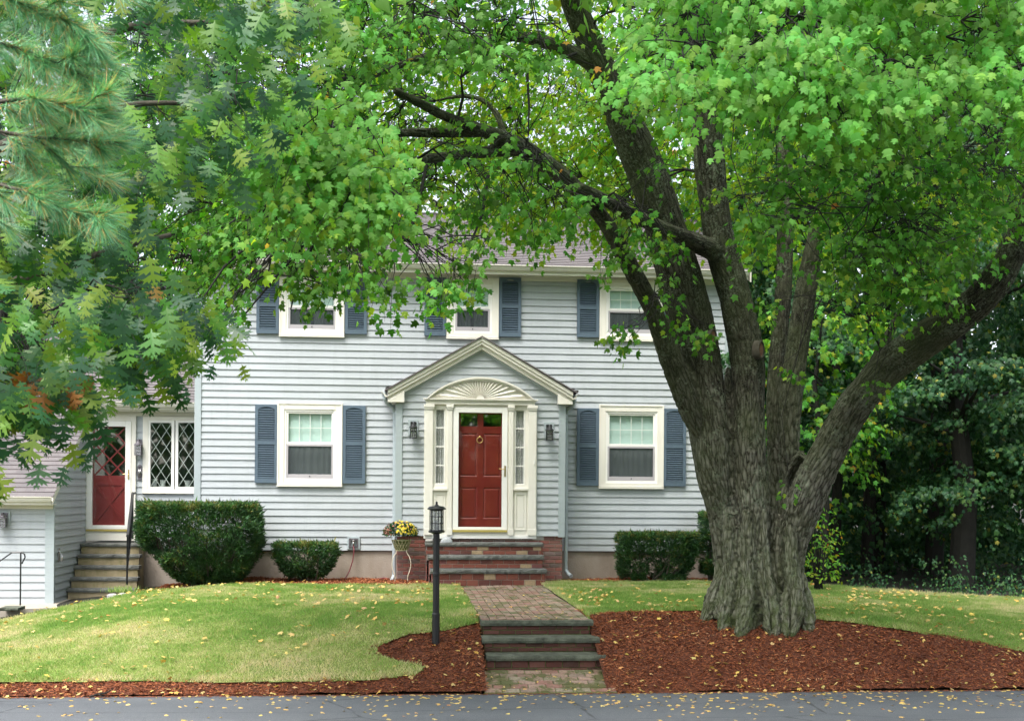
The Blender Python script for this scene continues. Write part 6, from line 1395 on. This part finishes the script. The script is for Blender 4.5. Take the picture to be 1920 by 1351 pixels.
for i, (x, y, h, r, lab, mt) in enumerate(((7.6, 13, 15, 4.2, 'tall green tree directly behind the right end of the house roof', 'maple_leaf'), (1.4, 14, 13.5, 3.6, 'pale green tree behind the roof ridge at the middle of the photo', 'pale_leaf'), (-4.5, 13, 14, 4.2, 'green tree behind the left half of the house roof', 'maple_leaf'), (-11, 12, 13, 4.2, 'green tree behind the left wing', 'maple_leaf'), (14, 13, 16, 4.5, 'tall dark tree behind the wood at right', 'dark_leaf'), (4.4, 19, 16, 3.6, 'greyish pine-like tree farthest behind the roof', 'pale_leaf'))):
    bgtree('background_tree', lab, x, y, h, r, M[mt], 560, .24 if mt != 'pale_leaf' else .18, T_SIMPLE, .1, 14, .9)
# undergrowth + forest mass
def mass(name, box, n, size, mat, L=.7, ok=None):
    A_ = R.uniform(box[::2], box[1::2], (n, 3)); A_ = A_[ok(A_)] if ok else A_; p, tw = sprays(A_, np.broadcast_to(np.array([0, -1, -.1]), A_.shape), L, 14, size, T_SIMPLE); o = npmesh(name, *p[:2], mat, None, p[2]); o['kind'] = 'stuff'; return o
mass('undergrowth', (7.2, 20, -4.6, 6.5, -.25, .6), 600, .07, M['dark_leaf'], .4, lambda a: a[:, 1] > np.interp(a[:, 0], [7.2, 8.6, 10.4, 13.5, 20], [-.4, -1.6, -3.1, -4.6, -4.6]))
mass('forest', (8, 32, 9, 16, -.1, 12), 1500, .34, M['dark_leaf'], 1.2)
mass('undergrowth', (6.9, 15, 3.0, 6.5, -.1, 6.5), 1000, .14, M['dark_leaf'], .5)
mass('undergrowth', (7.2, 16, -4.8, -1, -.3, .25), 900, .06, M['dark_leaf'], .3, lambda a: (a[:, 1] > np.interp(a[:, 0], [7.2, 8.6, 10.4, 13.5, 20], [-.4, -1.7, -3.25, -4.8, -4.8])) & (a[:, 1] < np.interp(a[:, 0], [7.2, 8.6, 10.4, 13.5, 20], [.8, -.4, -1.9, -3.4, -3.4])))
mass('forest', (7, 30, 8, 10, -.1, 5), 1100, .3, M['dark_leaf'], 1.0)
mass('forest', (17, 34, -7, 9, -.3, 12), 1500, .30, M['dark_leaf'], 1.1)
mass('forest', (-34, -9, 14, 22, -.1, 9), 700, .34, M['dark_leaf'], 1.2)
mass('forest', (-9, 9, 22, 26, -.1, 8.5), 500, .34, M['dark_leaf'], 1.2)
for i, (x, y, r, h) in enumerate(((11.3, 2.6, .17, 9), (12.2, 3.4, .13, 9), (9.9, 2.8, .12, 8), (13.2, 2.0, .1, 8))):
    mb = MB(); mb.tube([(x, y, -.3), (x + .1, y, 3), (x - .05, y, h)], [r * 1.2, r, r * .6], 10); tag(build('tree_trunk', mb, M['twig']), ('thick bare trunk inside the dark wood', 'slimmer bare trunk right of the thick one in the dark wood', 'thin bare trunk left in the dark wood', 'thinnest bare trunk right in the dark wood')[i], 'tree trunk', 'bare trunks in the dark wood')
# trees across the street (mirrored in the panes)
mass('treeline', (-26, 34, -62, -52, -1, 11), 2600, .55, M['dark_leaf'], 1.8)

# ------------------------------------------------------------------ light
w = bpy.data.worlds.new('World'); sc.world = w; w.use_nodes = True; nt = w.node_tree
sky = nt.nodes.new('ShaderNodeTexSky'); sky.sky_type = 'NISHITA'; sky.sun_disc = False
EL, AZ = rad(62), rad(214)                  # azimuth measured from +Y towards +X: behind the camera, a little left
sky.sun_elevation = EL; sky.sun_rotation = AZ; sky.air_density = 1.0; sky.dust_density = 4.0; sky.ozone_density = .6
bg = nt.nodes['Background']; hs = nt.nodes.new('ShaderNodeHueSaturation'); hs.inputs['Saturation'].default_value = .45; hs.inputs['Value'].default_value = 1.1; nt.links.new(sky.outputs[0], hs.inputs['Color']); nt.links.new(hs.outputs[0], bg.inputs[0]); bg.inputs[1].default_value = .15
sd_ = bpy.data.lights.new('sun', 'SUN'); sd_.energy = 1.5; sd_.angle = rad(28); sd_.color = (1, .96, .9); so = bpy.data.objects.new('sun', sd_); COL.objects.link(so)
d = Vector((math.sin(AZ) * math.cos(EL), math.cos(AZ) * math.cos(EL), math.sin(EL))); so.rotation_euler = d.to_track_quat('Z', 'Y').to_euler()
sc.view_settings.view_transform = 'Standard'; sc.view_settings.look = 'None'; sc.view_settings.exposure = 1.48; sc.view_settings.gamma = 1
sc.render.engine = 'CYCLES'; cy = sc.cycles; cy.max_bounces = 7; cy.diffuse_bounces = 4; cy.glossy_bounces = 3; cy.transmission_bounces = 4; cy.transparent_max_bounces = 12
cy.use_denoising = True; cy.use_adaptive_sampling = True; cy.adaptive_threshold = .02; cy.sample_clamp_indirect = 6; cy.caustics_reflective = False; cy.caustics_refractive = False
